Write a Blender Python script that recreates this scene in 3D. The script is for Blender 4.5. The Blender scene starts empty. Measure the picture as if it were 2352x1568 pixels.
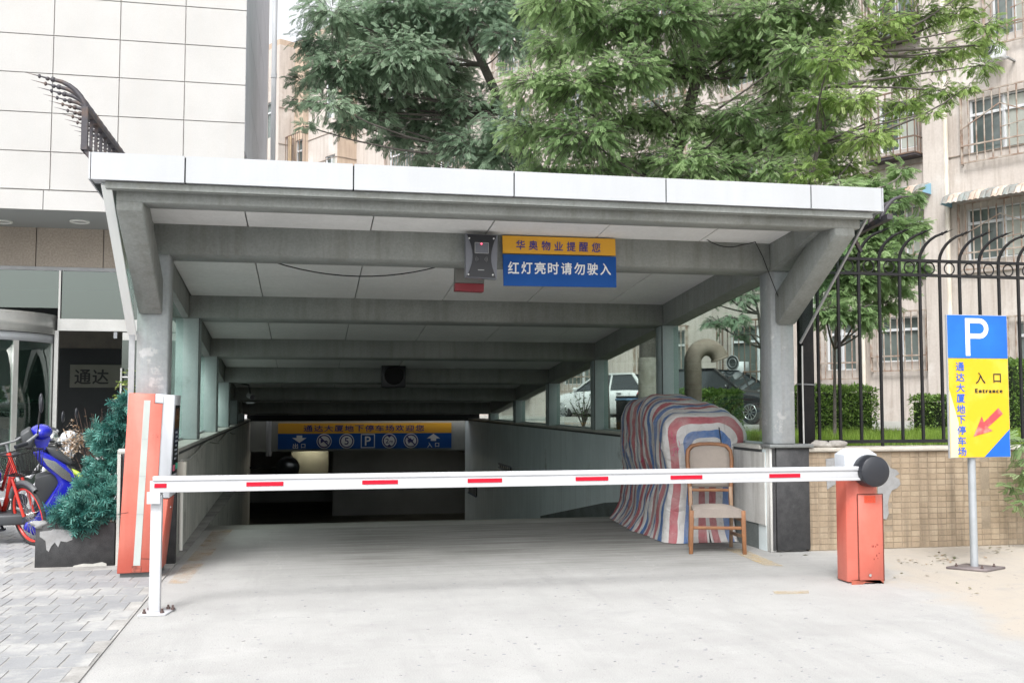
import bpy, bmesh, math, random
import numpy as np
from mathutils import Vector, Matrix, noise
R = math.radians
random.seed(7); rng = np.random.default_rng(7)
scene = bpy.context.scene
COL = scene.collection

# ---------------------------------------------------------------- camera, sky, sun, exposure
F = 2330.0 / 2352.0            # focal length over picture width
H = 1.5                        # eye height
yaw = math.atan(468 / 2330.); pit = math.atan(142 / 2330.)
FW = Vector((math.sin(yaw) * math.cos(pit), math.cos(yaw) * math.cos(pit), math.sin(pit)))
RT = Vector((math.cos(yaw), -math.sin(yaw), 0)); UP = RT.cross(FW)
cam = bpy.data.cameras.new('camera'); camo = bpy.data.objects.new('camera', cam); COL.objects.link(camo)
cam.sensor_width = 36; cam.lens = 36 * F; cam.clip_start = 0.05; cam.clip_end = 1500
camo.location = (0, 0, H); camo.rotation_euler = FW.to_track_quat('-Z', 'Y').to_euler()
scene.camera = camo

SUN_EL, SUN_AZ = R(52), R(205)          # azimuth clockwise from +Y: behind the camera, to the left
world = bpy.data.worlds.new('World'); scene.world = world; world.use_nodes = True
nt = world.node_tree; nt.nodes.clear()
sky = nt.nodes.new('ShaderNodeTexSky'); sky.sky_type = 'NISHITA'; sky.sun_disc = False
sky.sun_elevation = SUN_EL; sky.sun_rotation = SUN_AZ; sky.air_density = 1.0; sky.dust_density = 4.0; sky.ozone_density = 1.0
hs = nt.nodes.new('ShaderNodeHueSaturation'); hs.inputs['Saturation'].default_value = 0.12
bg = nt.nodes.new('ShaderNodeBackground'); bg.inputs['Strength'].default_value = 0.15
wo = nt.nodes.new('ShaderNodeOutputWorld')
nt.links.new(sky.outputs[0], hs.inputs['Color']); nt.links.new(hs.outputs[0], bg.inputs['Color']); nt.links.new(bg.outputs[0], wo.inputs[0])
sl = bpy.data.lights.new('sun', 'SUN'); sl.energy = 1.0; sl.angle = R(16); sl.color = (1, .985, .965)
so = bpy.data.objects.new('sun', sl); COL.objects.link(so); so.location = (0, 0, 60)
sd = Vector((math.sin(SUN_AZ) * math.cos(SUN_EL), math.cos(SUN_AZ) * math.cos(SUN_EL), math.sin(SUN_EL)))
so.rotation_euler = sd.to_track_quat('Z', 'Y').to_euler()
vs = scene.view_settings; vs.view_transform = 'Standard'; vs.look = 'None'; vs.gamma = 1; vs.use_curve_mapping = False; vs.exposure = 1.2
scene.cycles.max_bounces = 8; scene.cycles.transparent_max_bounces = 16; scene.cycles.caustics_reflective = False; scene.cycles.caustics_refractive = False

# ---------------------------------------------------------------- finding points (x, y measured on a 2352 x 1568 picture)
def ray(x, y): return FW + RT * ((x - 1176) / 2330.) + UP * ((784 - y) / 2330.)
def at(x, y, Y): d = ray(x, y); return Vector((0, 0, H)) + d * (Y / d.y)
def atX(x, y, X): d = ray(x, y); return Vector((0, 0, H)) + d * (X / d.x)
def ong(x, y, z=0.0): d = ray(x, y); return Vector((0, 0, H)) + d * ((z - H) / d.z)
def atD(x, y, D): return Vector((0, 0, H)) + ray(x, y) * D

# ---------------------------------------------------------------- materials
def node(t, ty, **k):
    n = t.nodes.new(ty)
    for a, v in k.items():
        if a.startswith('i_'):
            n.inputs[a[2:].replace('_', ' ')].default_value = v
        else: setattr(n, a, v)
    return n
def c4(c): return (c[0], c[1], c[2], 1)
def mat(name, col, rough=.6, metal=0., col2=None, scale=3., detail=6, lo=.35, hi=.65, fine=0., fscale=60., bump=0., bscale=40., spec=.5,
        streak=None, streak_amt=.5, coords='world', coat=0., patches=None):
    """base colour with large soft mottling (col2), fine grain, bump, vertical rain streaks and patches of another colour"""
    m = bpy.data.materials.new(name); m.use_nodes = True; t = m.node_tree; b = t.nodes['Principled BSDF']; L = t.links.new
    b.inputs['Roughness'].default_value = rough; b.inputs['Metallic'].default_value = metal
    b.inputs['Specular IOR Level'].default_value = spec; b.inputs['Coat Weight'].default_value = coat
    if coords == 'world': src = node(t, 'ShaderNodeNewGeometry').outputs['Position']
    else: src = node(t, 'ShaderNodeTexCoord').outputs['Object']
    cur = None
    if col2 is not None:
        n = node(t, 'ShaderNodeTexNoise', i_Scale=scale, i_Detail=detail, i_Roughness=.6); L(src, n.inputs['Vector'])
        r = node(t, 'ShaderNodeMapRange', i_From_Min=lo, i_From_Max=hi); L(n.outputs[0], r.inputs[0])
        x = node(t, 'ShaderNodeMix', data_type='RGBA'); L(r.outputs[0], x.inputs[0]); x.inputs[6].default_value = c4(col); x.inputs[7].default_value = c4(col2); cur = x.outputs[2]
    else:
        x = node(t, 'ShaderNodeRGB'); x.outputs[0].default_value = c4(col); cur = x.outputs[0]
    if streak is not None:
        mp = node(t, 'ShaderNodeMapping'); mp.inputs['Scale'].default_value = (9, 9, .55); L(src, mp.inputs[0])
        n = node(t, 'ShaderNodeTexNoise', i_Scale=1., i_Detail=5., i_Roughness=.65); L(mp.outputs[0], n.inputs['Vector'])
        r = node(t, 'ShaderNodeMapRange', i_From_Min=.47, i_From_Max=.75, i_To_Max=streak_amt); L(n.outputs[0], r.inputs[0])
        x = node(t, 'ShaderNodeMix', data_type='RGBA'); L(r.outputs[0], x.inputs[0]); L(cur, x.inputs[6]); x.inputs[7].default_value = c4(streak); cur = x.outputs[2]
    if patches is not None:
        pc, psc, plo, phi, pam = patches
        n = node(t, 'ShaderNodeTexNoise', i_Scale=psc, i_Detail=8., i_Roughness=.7); L(src, n.inputs['Vector'])
        r = node(t, 'ShaderNodeMapRange', i_From_Min=plo, i_From_Max=phi, i_To_Max=pam); L(n.outputs[0], r.inputs[0])
        x = node(t, 'ShaderNodeMix', data_type='RGBA'); L(r.outputs[0], x.inputs[0]); L(cur, x.inputs[6]); x.inputs[7].default_value = c4(pc); cur = x.outputs[2]
    if fine > 0:
        n = node(t, 'ShaderNodeTexNoise', i_Scale=fscale, i_Detail=3., i_Roughness=.7); L(src, n.inputs['Vector'])
        r = node(t, 'ShaderNodeMapRange', i_From_Min=.3, i_From_Max=.7, i_To_Min=1 - fine, i_To_Max=1 + fine); L(n.outputs[0], r.inputs[0])
        x = node(t, 'ShaderNodeVectorMath', operation='SCALE'); L(cur, x.inputs[0]); L(r.outputs[0], x.inputs['Scale']); cur = x.outputs[0]
    L(cur, b.inputs['Base Color'])
    if bump > 0:
        n = node(t, 'ShaderNodeTexNoise', i_Scale=bscale, i_Detail=5., i_Roughness=.6); L(src, n.inputs['Vector'])
        bp = node(t, 'ShaderNodeBump', i_Strength=bump, i_Distance=.02); L(n.outputs[0], bp.inputs['Height']); L(bp.outputs[0], b.inputs['Normal'])
    m['rt'] = 1
    return m
def glass(name, tint, refl=.12, rough=.0):
    m = bpy.data.materials.new(name); m.use_nodes = True; t = m.node_tree; t.nodes.clear(); L = t.links.new
    o = node(t, 'ShaderNodeOutputMaterial'); tr = node(t, 'ShaderNodeBsdfTransparent'); tr.inputs[0].default_value = c4(tint)
    gl = node(t, 'ShaderNodeBsdfGlossy'); gl.inputs['Roughness'].default_value = rough; gl.inputs[0].default_value = (.9, .95, .93, 1)
    lw = node(t, 'ShaderNodeLayerWeight'); pw5 = node(t, 'ShaderNodeMath', operation='POWER'); pw5.inputs[1].default_value = 5; L(lw.outputs['Facing'], pw5.inputs[0])
    a = node(t, 'ShaderNodeMath', operation='MULTIPLY_ADD'); a.inputs[1].default_value = .5; a.inputs[2].default_value = refl
    a.use_clamp = True; L(pw5.outputs[0], a.inputs[0])
    x = node(t, 'ShaderNodeMixShader'); L(a.outputs[0], x.inputs[0]); L(tr.outputs[0], x.inputs[1]); L(gl.outputs[0], x.inputs[2]); L(x.outputs[0], o.inputs[0])
    return m
def emit(name, col, s):
    m = bpy.data.materials.new(name); m.use_nodes = True; b = m.node_tree.nodes['Principled BSDF']
    b.inputs['Base Color'].default_value = c4(col); b.inputs['Emission Color'].default_value = c4(col); b.inputs['Emission Strength'].default_value = s
    return m
def leafmat(name, stops, trans=.35, rough=.5):
    m = bpy.data.materials.new(name); m.use_nodes = True; t = m.node_tree; b = t.nodes['Principled BSDF']; L = t.links.new
    at_ = node(t, 'ShaderNodeAttribute', attribute_name='tone'); cr = node(t, 'ShaderNodeValToRGB')
    e = cr.color_ramp.elements; e[0].position = 0; e[0].color = c4(stops[0]); e[1].position = 1; e[1].color = c4(stops[-1])
    for i, s in enumerate(stops[1:-1]): q = e.new((i + 1) / (len(stops) - 1)); q.color = c4(s)
    L(at_.outputs['Fac'], cr.inputs[0]); L(cr.outputs[0], b.inputs['Base Color']); b.inputs['Roughness'].default_value = rough
    b.inputs['Specular IOR Level'].default_value = .35
    tl = node(t, 'ShaderNodeBsdfTranslucent'); L(cr.outputs[0], tl.inputs[0]); x = node(t, 'ShaderNodeMixShader'); x.inputs[0].default_value = trans
    o = t.nodes['Material Output']; L(b.outputs[0], x.inputs[1]); L(tl.outputs[0], x.inputs[2]); L(x.outputs[0], o.inputs[0])
    return m

# ---------------------------------------------------------------- mesh building
OFF = {}
class MB:
    def __init__(s): s.v = []; s.f = []; s.sm = []
    def add(s, vs, fs, smooth=False, M=None):
        o = len(s.v)
        s.v += [tuple(M @ Vector(p)) if M is not None else tuple(p) for p in vs]
        s.f += [tuple(i + o for i in f) for f in fs]; s.sm += [smooth] * len(fs); return s
    def box(s, x0, x1, y0, y1, z0, z1, M=None):
        v = [(x0, y0, z0), (x1, y0, z0), (x1, y1, z0), (x0, y1, z0), (x0, y0, z1), (x1, y0, z1), (x1, y1, z1), (x0, y1, z1)]
        return s.add(v, [(0, 3, 2, 1), (4, 5, 6, 7), (0, 1, 5, 4), (1, 2, 6, 5), (2, 3, 7, 6), (3, 0, 4, 7)], M=M)
    def hexa(s, b, t):      # bottom quad, top quad (counter-clockwise from above)
        return s.add(list(b) + list(t), [(0, 3, 2, 1), (4, 5, 6, 7), (0, 1, 5, 4), (1, 2, 6, 5), (2, 3, 7, 6), (3, 0, 4, 7)])
    def prism(s, poly, ax, d0, d1, M=None):
        """polygon extruded along axis ax: 'y' takes (x,z), 'x' takes (y,z), 'z' takes (x,y)"""
        n = len(poly)
        A = sum(poly[i][0] * poly[(i + 1) % n][1] - poly[(i + 1) % n][0] * poly[i][1] for i in range(n))
        if A < 0: poly = poly[::-1]
        f = {'y': lambda p, d: (p[0], d, p[1]), 'x': lambda p, d: (d, p[0], p[1]), 'z': lambda p, d: (p[0], p[1], d)}[ax]
        v = [f(p, d0) for p in poly] + [f(p, d1) for p in poly]
        a, b = tuple(range(n)), tuple(range(n, 2 * n))
        if ax == 'y': fs = [a, b[::-1]] + [(i, i + n, (i + 1) % n + n, (i + 1) % n) for i in range(n)]
        else: fs = [a[::-1], b] + [(i, (i + 1) % n, (i + 1) % n + n, i + n) for i in range(n)]
        return s.add(v, fs, M=M)
    def tube(s, pts, r, n=8, cap=True, sm=True, M=None, flat=1.0):
        pts = [Vector(p) for p in pts]; rs = r if isinstance(r, (list, tuple)) else [r] * len(pts)
        vs = []; fs = []; u = None
        for i, p in enumerate(pts):
            d = (pts[min(i + 1, len(pts) - 1)] - pts[max(i - 1, 0)])
            if d.length < 1e-9: d = Vector((0, 0, 1))
            d.normalize()
            if u is None: u = d.orthogonal().normalized()
            else: u = (u - d * u.dot(d)); u = u.normalized() if u.length > 1e-6 else d.orthogonal().normalized()
            w = d.cross(u)
            for k in range(n):
                a = 2 * math.pi * k / n; vs.append(p + (u * math.cos(a) + w * math.sin(a) * flat) * rs[i])
        for i in range(len(pts) - 1):
            for k in range(n):
                k2 = (k + 1) % n; fs.append((i * n + k, i * n + k2, (i + 1) * n + k2, (i + 1) * n + k))
        s.add(vs, fs, sm, M)
        if cap:
            m = len(pts) - 1
            s.add([vs[k] for k in range(n)], [tuple(range(n))[::-1]], False, M); s.add([vs[m * n + k] for k in range(n)], [tuple(range(n))], False, M)
        return s
    def bar(s, a, b, w, h=None, upv=(0, 0, 1), M=None):
        a = Vector(a); b = Vector(b); d = (b - a); L = d.length; d.normalize(); h = h or w; U = Vector(upv)
        if abs(d.dot(U)) > .98: U = Vector((0, 1, 0)) if abs(d.y) < .9 else Vector((1, 0, 0))
        x = d.cross(U).normalized(); z = x.cross(d)
        v = []
        for p in (a, b):
            for sx, sz in ((-1, -1), (1, -1), (1, 1), (-1, 1)): v.append(p + x * sx * w / 2 + z * sz * h / 2)
        return s.add(v, [(0, 1, 2, 3), (7, 6, 5, 4), (0, 4, 5, 1), (1, 5, 6, 2), (2, 6, 7, 3), (3, 7, 4, 0)], M=M)
    def torus(s, c, ax, R_, r, n=28, m=8, M=None, a0=0, a1=360, flat=1.):
        c = Vector(c); ax = Vector(ax).normalized(); u = ax.orthogonal().normalized()
        if abs(ax.z) < .9: u = Vector((0, 0, 1)) - ax * ax.z; u.normalize()
        w = ax.cross(u); full = abs(a1 - a0) >= 360; vs = []; fs = []; N = n if full else n + 1
        for i in range(N):
            a = R(a0 + (a1 - a0) * i / n); d = u * math.cos(a) + w * math.sin(a)
            for k in range(m):
                b = 2 * math.pi * k / m; vs.append(c + d * (R_ + r * math.cos(b)) + ax * r * flat * math.sin(b))
        for i in range(n):
            j = (i + 1) % N
            for k in range(m):
                k2 = (k + 1) % m; fs.append((i * m + k, j * m + k, j * m + k2, i * m + k2))
        return s.add(vs, fs, True, M)
    def cyl(s, a, b, r, r2=None, n=16, M=None): return s.tube([a, b], [r, r if r2 is None else r2], n, M=M)
    def sphere(s, c, r, n=12, m=8, sc=(1, 1, 1), M=None, jit=0, seed=0):
        vs = [(c[0], c[1], c[2] - r * sc[2])]; fs = []
        for i in range(1, m):
            th = math.pi * i / m
            for k in range(n):
                ph = 2 * math.pi * k / n; d = Vector((math.sin(th) * math.cos(ph), math.sin(th) * math.sin(ph), -math.cos(th)))
                q = 1 + jit * noise.noise(d * 1.7 + Vector((seed * 7.3, seed, 0)))
                vs.append((c[0] + d.x * r * sc[0] * q, c[1] + d.y * r * sc[1] * q, c[2] + d.z * r * sc[2] * q))
        vs.append((c[0], c[1], c[2] + r * sc[2])); T = len(vs) - 1
        for k in range(n):
            k2 = (k + 1) % n; fs.append((0, 1 + k2, 1 + k)); fs.append((T, T - n + k, T - n + k2))
        for i in range(m - 2):
            for k in range(n):
                k2 = (k + 1) % n; fs.append((1 + i * n + k, 1 + i * n + k2, 1 + (i + 1) * n + k2, 1 + (i + 1) * n + k))
        return s.add(vs, fs, True, M)
    def disc(s, c, nrm, r, t=.004, n=24, M=None):
        c = Vector(c); nv = Vector(nrm).normalized(); return s.tube([c - nv * t / 2, c + nv * t / 2], r, n, sm=False, M=M)
    def build(s, name, m, parent=None, bevel=0., seg=2, label=None):
        me = bpy.data.meshes.new(name); off = OFF.get(parent.name, (0, 0, 0)) if parent else (0, 0, 0)
        me.from_pydata([(p[0] - off[0], p[1] - off[1], p[2] - off[2]) for p in s.v], [], s.f)
        me.polygons.foreach_set('use_smooth', s.sm)
        if bevel > 0:
            bm = bmesh.new(); bm.from_mesh(me); bmesh.ops.remove_doubles(bm, verts=bm.verts, dist=1e-5)
            ed = [e for e in bm.edges if len(e.link_faces) == 2 and e.calc_face_angle(0) > R(28)]
            bmesh.ops.bevel(bm, geom=ed, offset=bevel, segments=seg, affect='EDGES', profile=.5, clamp_overlap=True)
            bm.to_mesh(me); bm.free(); me.polygons.foreach_set('use_smooth', [seg > 1] * len(me.polygons))
            try: me.set_sharp_from_angle(angle=R(50))
            except Exception: pass
        if m: me.materials.append(m)
        o = bpy.data.objects.new(name, me); COL.objects.link(o)
        if parent: o.parent = parent; OFF[o.name] = off
        if label: o['label'] = label
        return o
def thing(name, label, cat, loc=(0, 0, 0), group=None, local=False):
    """an Empty at the thing's base; unless local, its parts are given in place and shifted to it"""
    o = bpy.data.objects.new(name, None); COL.objects.link(o); o.empty_display_size = .2; o.location = loc
    o['label'] = label; o['category'] = cat
    if group: o['group'] = group
    OFF[o.name] = (0, 0, 0) if local else tuple(loc)
    return o
def tag(o, label, cat, group=None):
    o['label'] = label; o['category'] = cat
    if group: o['group'] = group
    return o
def struct(o): o['kind'] = 'structure'; return o
def stuff(o): o['kind'] = 'stuff'; return o
def inst(me, name, loc, parent, rot=None, scale=None):
    o = bpy.data.objects.new(name, me); off = OFF.get(parent.name, (0, 0, 0)) if parent else (0, 0, 0)
    o.location = (loc[0] - off[0], loc[1] - off[1], loc[2] - off[2])
    if rot: o.rotation_euler = rot
    if scale: o.scale = scale
    COL.objects.link(o); o.parent = parent; return o
def copy_tree(o, parent=None):
    c = o.copy(); COL.objects.link(c); c.parent = parent
    for ch in [k for k in KIDS.get(o.name, [])]: copy_tree(ch, c)
    return c
KIDS = {}
def index_kids():
    KIDS.clear()
    for o in bpy.data.objects:
        if o.parent: KIDS.setdefault(o.parent.name, []).append(o)

# ---------------------------------------------------------------- lettering: every text is turned into a flat mesh once
TEXTS = {}
def want(*ts):
    obs = []
    for key, s, bold in ts:
        c = bpy.data.curves.new('lettering', 'FONT'); c.body = s; c.size = 1; c.align_x = 'CENTER'; c.align_y = 'CENTER'; c.resolution_u = 3
        o = bpy.data.objects.new('lettering', c); COL.objects.link(o); obs.append((key, o, c))
    bpy.context.view_layer.update(); dg = bpy.context.evaluated_depsgraph_get()
    for key, o, c in obs:
        me = bpy.data.meshes.new_from_object(o.evaluated_get(dg)); vs = [v.co.copy() for v in me.vertices]; fs = [tuple(p.vertices) for p in me.polygons]
        if vs:
            x0, x1 = min(v.x for v in vs), max(v.x for v in vs); y0, y1 = min(v.y for v in vs), max(v.y for v in vs)
            vs = [((v.x - (x0 + x1) / 2) / (x1 - x0), (v.y - (y0 + y1) / 2) / (y1 - y0), v.z) for v in vs]
        nv = len(vs); V2, F2 = [], []
        for k, (ddx, ddy) in enumerate(((0, 0), (1, 0), (0, 1), (-1, 0), (0, -1)) if bold else ((0, 0),)):       # thicker strokes: shifted layers a hair apart
            V2 += [(v[0] * .96 + ddx * bold, v[1] * .96 + ddy * bold, k * .0002) for v in vs]; F2 += [tuple(i + k * nv for i in f) for f in fs]
        vs, fs = V2, F2
        TEXTS[key] = (vs, fs, (x1 - x0) / (y1 - y0)); bpy.data.objects.remove(o); bpy.data.curves.remove(c); bpy.data.meshes.remove(me)
def lettering(key, c, ux, uz, w, h, m, parent, name='lettering', lift=.002):
    """text box centred on c, width along ux, height along uz"""
    vs, fs, asp = TEXTS[key]; ux = Vector(ux).normalized(); uz = Vector(uz).normalized(); n = ux.cross(uz); c = Vector(c) + n * lift
    b = MB(); b.add([c + ux * v[0] * w + uz * v[1] * h + n * v[2] for v in vs], fs); return b.build(name, m, parent)
CJ = '华奥物业提醒您红灯亮时请勿驶入通达大厦地下停车场出口欢迎您'
want(*([(ch, ch, .022) for ch in sorted(set(CJ))] + [('Entrance', 'E n t r a n c e', 0), ('P', 'P', .02), ('5', '5', .02), ('2', '2', .02), ('m', 'm', .02)]))
def han(s, c, ux, uz, pitch, h, m, parent, vertical=False, lift=.002, w=None):
    """a row (or column) of characters, joined into one piece of lettering"""
    ux = Vector(ux).normalized(); uz = Vector(uz).normalized(); n = ux.cross(uz); b = MB(); N = len(s)
    for i, ch in enumerate(s):
        if ch == ' ': continue
        vs, fs, asp = TEXTS[ch]; k = (i - (N - 1) / 2) * pitch; cc = Vector(c) + n * lift + (uz * -k if vertical else ux * k)
        ww = w or h; 
        sx, sz = ww, h
        if ch in '口': sx, sz = ww * .8, h * .8
        if ch in '业': sz = h * .92
        b.add([cc + ux * v[0] * sx + uz * v[1] * sz + n * v[2] for v in vs], fs)
        if N <= 2: last = b.build('lettering', m, parent); b = MB()
    if N <= 2: return last
    return b.build('lettering', m, parent)

# ---------------------------------------------------------------- palette
M_conc_apron = None
M_white = mat('white_aluminium', (.415, .432, .452), .4, .0, (.385, .40, .42), 1.5, fine=.02, spec=.5, streak=(.36, .37, .375), streak_amt=.45)
M_beam = mat('grey_painted_concrete', (.265, .28, .268), .7, 0, (.205, .22, .21), 1.3, fine=.12, fscale=45, bump=.15, streak=(.13, .13, .11), streak_amt=.5, patches=((.17, .155, .12), 1.9, .60, .72, .55))
M_pillar = mat('pale_painted_pillar', (.34, .36, .38), .6, 0, (.27, .30, .30), 2.2, fine=.08, fscale=30, bump=.1, streak=(.22, .20, .17), streak_amt=.5, patches=((.50, .50, .50), 2.6, .60, .64, .6))
M_bluepillar = mat('teal_painted_steel', (.40, .475, .475), .6, 0, (.31, .385, .39), 1.8, fine=.05, streak=(.47, .52, .51), streak_amt=.6, patches=((.24, .28, .27), 2.3, .62, .72, .6))
M_soffit = mat('ceiling_board', (.76, .765, .76), .7, 0, (.66, .67, .665), .8, fine=.05, fscale=25, streak=(.50, .50, .47), streak_amt=.2)
M_black = mat('black_iron', (.012, .013, .015), .7, .0, (.02, .019, .019), 6, fine=.2, spec=.25)
M_blackpl = mat('black_plastic', (.018, .02, .026), .35)
M_rubber = mat('rubber', (.025, .025, .025), .75, fine=.2)
M_chrome = mat('bright_metal', (.70, .72, .72), .25, 1.)
M_grey = mat('grey_metal', (.36, .37, .38), .45, .3, (.30, .31, .32), 5, fine=.05)
M_red = mat('red_reflective', (.42, .004, .022), .5, fine=.08, fscale=90, spec=.25)
M_orange = mat('orange_enamel', (.49, .10, .068), .5, 0, (.54, .155, .115), 1.6, fine=.03, bump=.04, streak=(.36, .07, .05), streak_amt=.35, patches=((.22, .05, .035), 7, .66, .72, .7))
M_paintwhite = mat('white_enamel', (.51, .52, .54), .35, 0, (.455, .465, .485), 3, fine=.02, patches=((.36, .34, .32), 9, .64, .72, .5))
M_glass = glass('clear_glass', (.80, .87, .84), .03)
M_glassdoor = glass('green_glass', (.42, .55, .49), .11)
M_dark = mat('dark_interior', (.03, .035, .036), .9)

# ================================================================= GROUND
def ground_material():
    m = mat('pale_concrete_ground', (.372, .37, .362), .85, 0, (.325, .323, .316), 1.2, 8, fine=.17, fscale=130, bump=.25, bscale=70,
            patches=((.405, .402, .395), 2.1, .50, .66, .5))
    t = m.node_tree; L = t.links.new; b = t.nodes['Principled BSDF']
    cur = b.inputs['Base Color'].links[0].from_socket
    geo = node(t, 'ShaderNodeNewGeometry'); sx = node(t, 'ShaderNodeSeparateXYZ'); L(geo.outputs['Position'], sx.inputs[0])
    def math_(op, a, c=None, clamp=False):
        n = node(t, 'ShaderNodeMath', operation=op); n.use_clamp = clamp
        for i, q in enumerate((a, c)):
            if q is None: continue
            if isinstance(q, (int, float)): n.inputs[i].default_value = q
            else: L(q, n.inputs[i])
        return n.outputs[0]
    def noise_(s, d=6., r=.65, sc=None):
        n = node(t, 'ShaderNodeTexNoise', i_Scale=s, i_Detail=d, i_Roughness=r)
        if sc: mp = node(t, 'ShaderNodeMapping'); mp.inputs['Scale'].default_value = sc; L(geo.outputs['Position'], mp.inputs[0]); L(mp.outputs[0], n.inputs['Vector'])
        else: L(geo.outputs['Position'], n.inputs['Vector'])
        return n.outputs[0]
    def mixc(f, col):
        nonlocal cur
        x = node(t, 'ShaderNodeMix', data_type='RGBA'); L(f, x.inputs[0]); L(cur, x.inputs[6]); x.inputs[7].default_value = c4(col); cur = x.outputs[2]
    # sandy dust to the right of a wandering edge
    e = math_('SUBTRACT', sx.outputs[0], math_('MULTIPLY', math_('SUBTRACT', sx.outputs[1], 5.5), .21))
    e = math_('ADD', e, math_('MULTIPLY', math_('SUBTRACT', noise_(1.6), .5), 1.5))
    f = node(t, 'ShaderNodeMapRange', i_From_Min=4.35, i_From_Max=4.7, i_To_Max=.85); L(e, f.inputs[0]); mixc(f.outputs[0], (.395, .35, .295))
    # old cement smears beside the barrier
    f = node(t, 'ShaderNodeMapRange', i_From_Min=.54, i_From_Max=.64, i_To_Max=.5); L(noise_(1.3, 10., .8, (1, 2.2, 1)), f.inputs[0]); mixc(f.outputs[0], (.285, .287, .285))
    f = node(t, 'ShaderNodeMapRange', i_From_Min=.52, i_From_Max=.72, i_To_Max=.4); L(noise_(1., 7., .7, (3.2, .28, 1)), f.inputs[0]); mixc(f.outputs[0], (.255, .255, .25))
    # tyre-dark, brushed crest of the ramp
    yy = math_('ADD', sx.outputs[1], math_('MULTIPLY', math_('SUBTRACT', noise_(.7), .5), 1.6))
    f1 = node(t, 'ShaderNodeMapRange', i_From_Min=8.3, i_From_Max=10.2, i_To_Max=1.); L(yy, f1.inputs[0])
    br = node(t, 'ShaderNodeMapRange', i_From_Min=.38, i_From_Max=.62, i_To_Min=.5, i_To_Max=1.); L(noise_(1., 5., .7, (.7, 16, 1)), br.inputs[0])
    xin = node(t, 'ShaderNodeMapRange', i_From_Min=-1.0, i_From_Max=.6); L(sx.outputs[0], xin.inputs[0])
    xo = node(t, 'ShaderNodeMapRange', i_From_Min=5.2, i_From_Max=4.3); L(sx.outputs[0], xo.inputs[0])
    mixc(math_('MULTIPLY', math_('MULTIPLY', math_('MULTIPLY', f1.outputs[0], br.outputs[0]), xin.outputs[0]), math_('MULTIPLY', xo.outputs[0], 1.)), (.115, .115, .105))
    # two darker wheel tracks on the crest
    # scattered dark chips and pores
    v = node(t, 'ShaderNodeTexVoronoi', i_Scale=13.); L(geo.outputs['Position'], v.inputs['Vector'])
    wn = node(t, 'ShaderNodeTexWhiteNoise'); L(v.outputs['Position'], wn.inputs['Vector'])
    sz = math_('MULTIPLY', math_('GREATER_THAN', wn.outputs[0], .80), math_('LESS_THAN', v.outputs['Distance'], math_('MULTIPLY', wn.outputs[0], .17)))
    mixc(math_('MULTIPLY', sz, .75), (.19, .20, .22))
    v = node(t, 'ShaderNodeTexVoronoi', i_Scale=38.); L(geo.outputs['Position'], v.inputs['Vector'])
    wn = node(t, 'ShaderNodeTexWhiteNoise'); L(v.outputs['Position'], wn.inputs['Vector'])
    sz = math_('MULTIPLY', math_('GREATER_THAN', wn.outputs[0], .8), math_('LESS_THAN', v.outputs['Distance'], .2))
    mixc(math_('MULTIPLY', sz, .65), (.22, .22, .22))
    # hairline cracks
    v = node(t, 'ShaderNodeTexVoronoi', feature='DISTANCE_TO_EDGE', i_Scale=.26)
    nz = node(t, 'ShaderNodeTexNoise', i_Scale=2.5, i_Detail=6.); L(geo.outputs['Position'], nz.inputs['Vector'])
    ad = node(t, 'ShaderNodeVectorMath', operation='MULTIPLY_ADD'); L(nz.outputs[1], ad.inputs[0]); ad.inputs[1].default_value = (.5, .5, .5); L(geo.outputs['Position'], ad.inputs[2]); L(ad.outputs[0], v.inputs['Vector'])
    mixc(math_('MULTIPLY', math_('LESS_THAN', v.outputs['Distance'], .0014), .09), (.58, .57, .55))
    L(cur, b.inputs['Base Color'])
    return m
M_ground = ground_material()
def XL(Y): return -1.24 - .018 * (Y - 9.65)          # inner face of the left ramp wall
XR = 4.60                                            # inner face of the right ramp wall
CREST = 12.6
b = MB()
b.add([(-150, -60, 0), (150, -60, 0), (150, CREST, 0), (-150, CREST, 0)], [(0, 1, 2, 3)])
b.add([(-150, CREST, 0), (-1.6, CREST, 0), (-1.9, 44, 0), (-150, 44, 0)], [(0, 1, 2, 3)])
b.add([(4.7, CREST, 0), (150, CREST, 0), (150, 44, 0), (4.7, 44, 0)], [(0, 1, 2, 3)])
b.add([(-150, 44, 0), (150, 44, 0), (400, 600, 0), (-400, 600, 0)], [(0, 1, 2, 3)])
struct(b.build('ground', M_ground))
M_ramp = mat('ramp_concrete', (.30, .30, .28), .8, 0, (.22, .22, .20), 1.5, fine=.1, bump=.3, bscale=30)
b = MB()
b.add([(-1.6, CREST, 0), (4.7, CREST, 0), (4.7, 13.6, -.06), (-1.6, 13.6, -.06)], [(0, 1, 2, 3)])
b.add([(-1.6, 13.6, -.06), (4.7, 13.6, -.06), (4.7, 31, -2.45), (-1.9, 31, -2.45)], [(0, 1, 2, 3)])
b.add([(-6, 31, -2.45), (9, 31, -2.45), (9, 43, -2.5), (-6, 43, -2.5)], [(0, 1, 2, 3)])
struct(b.build('ramp', M_ramp))

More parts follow.
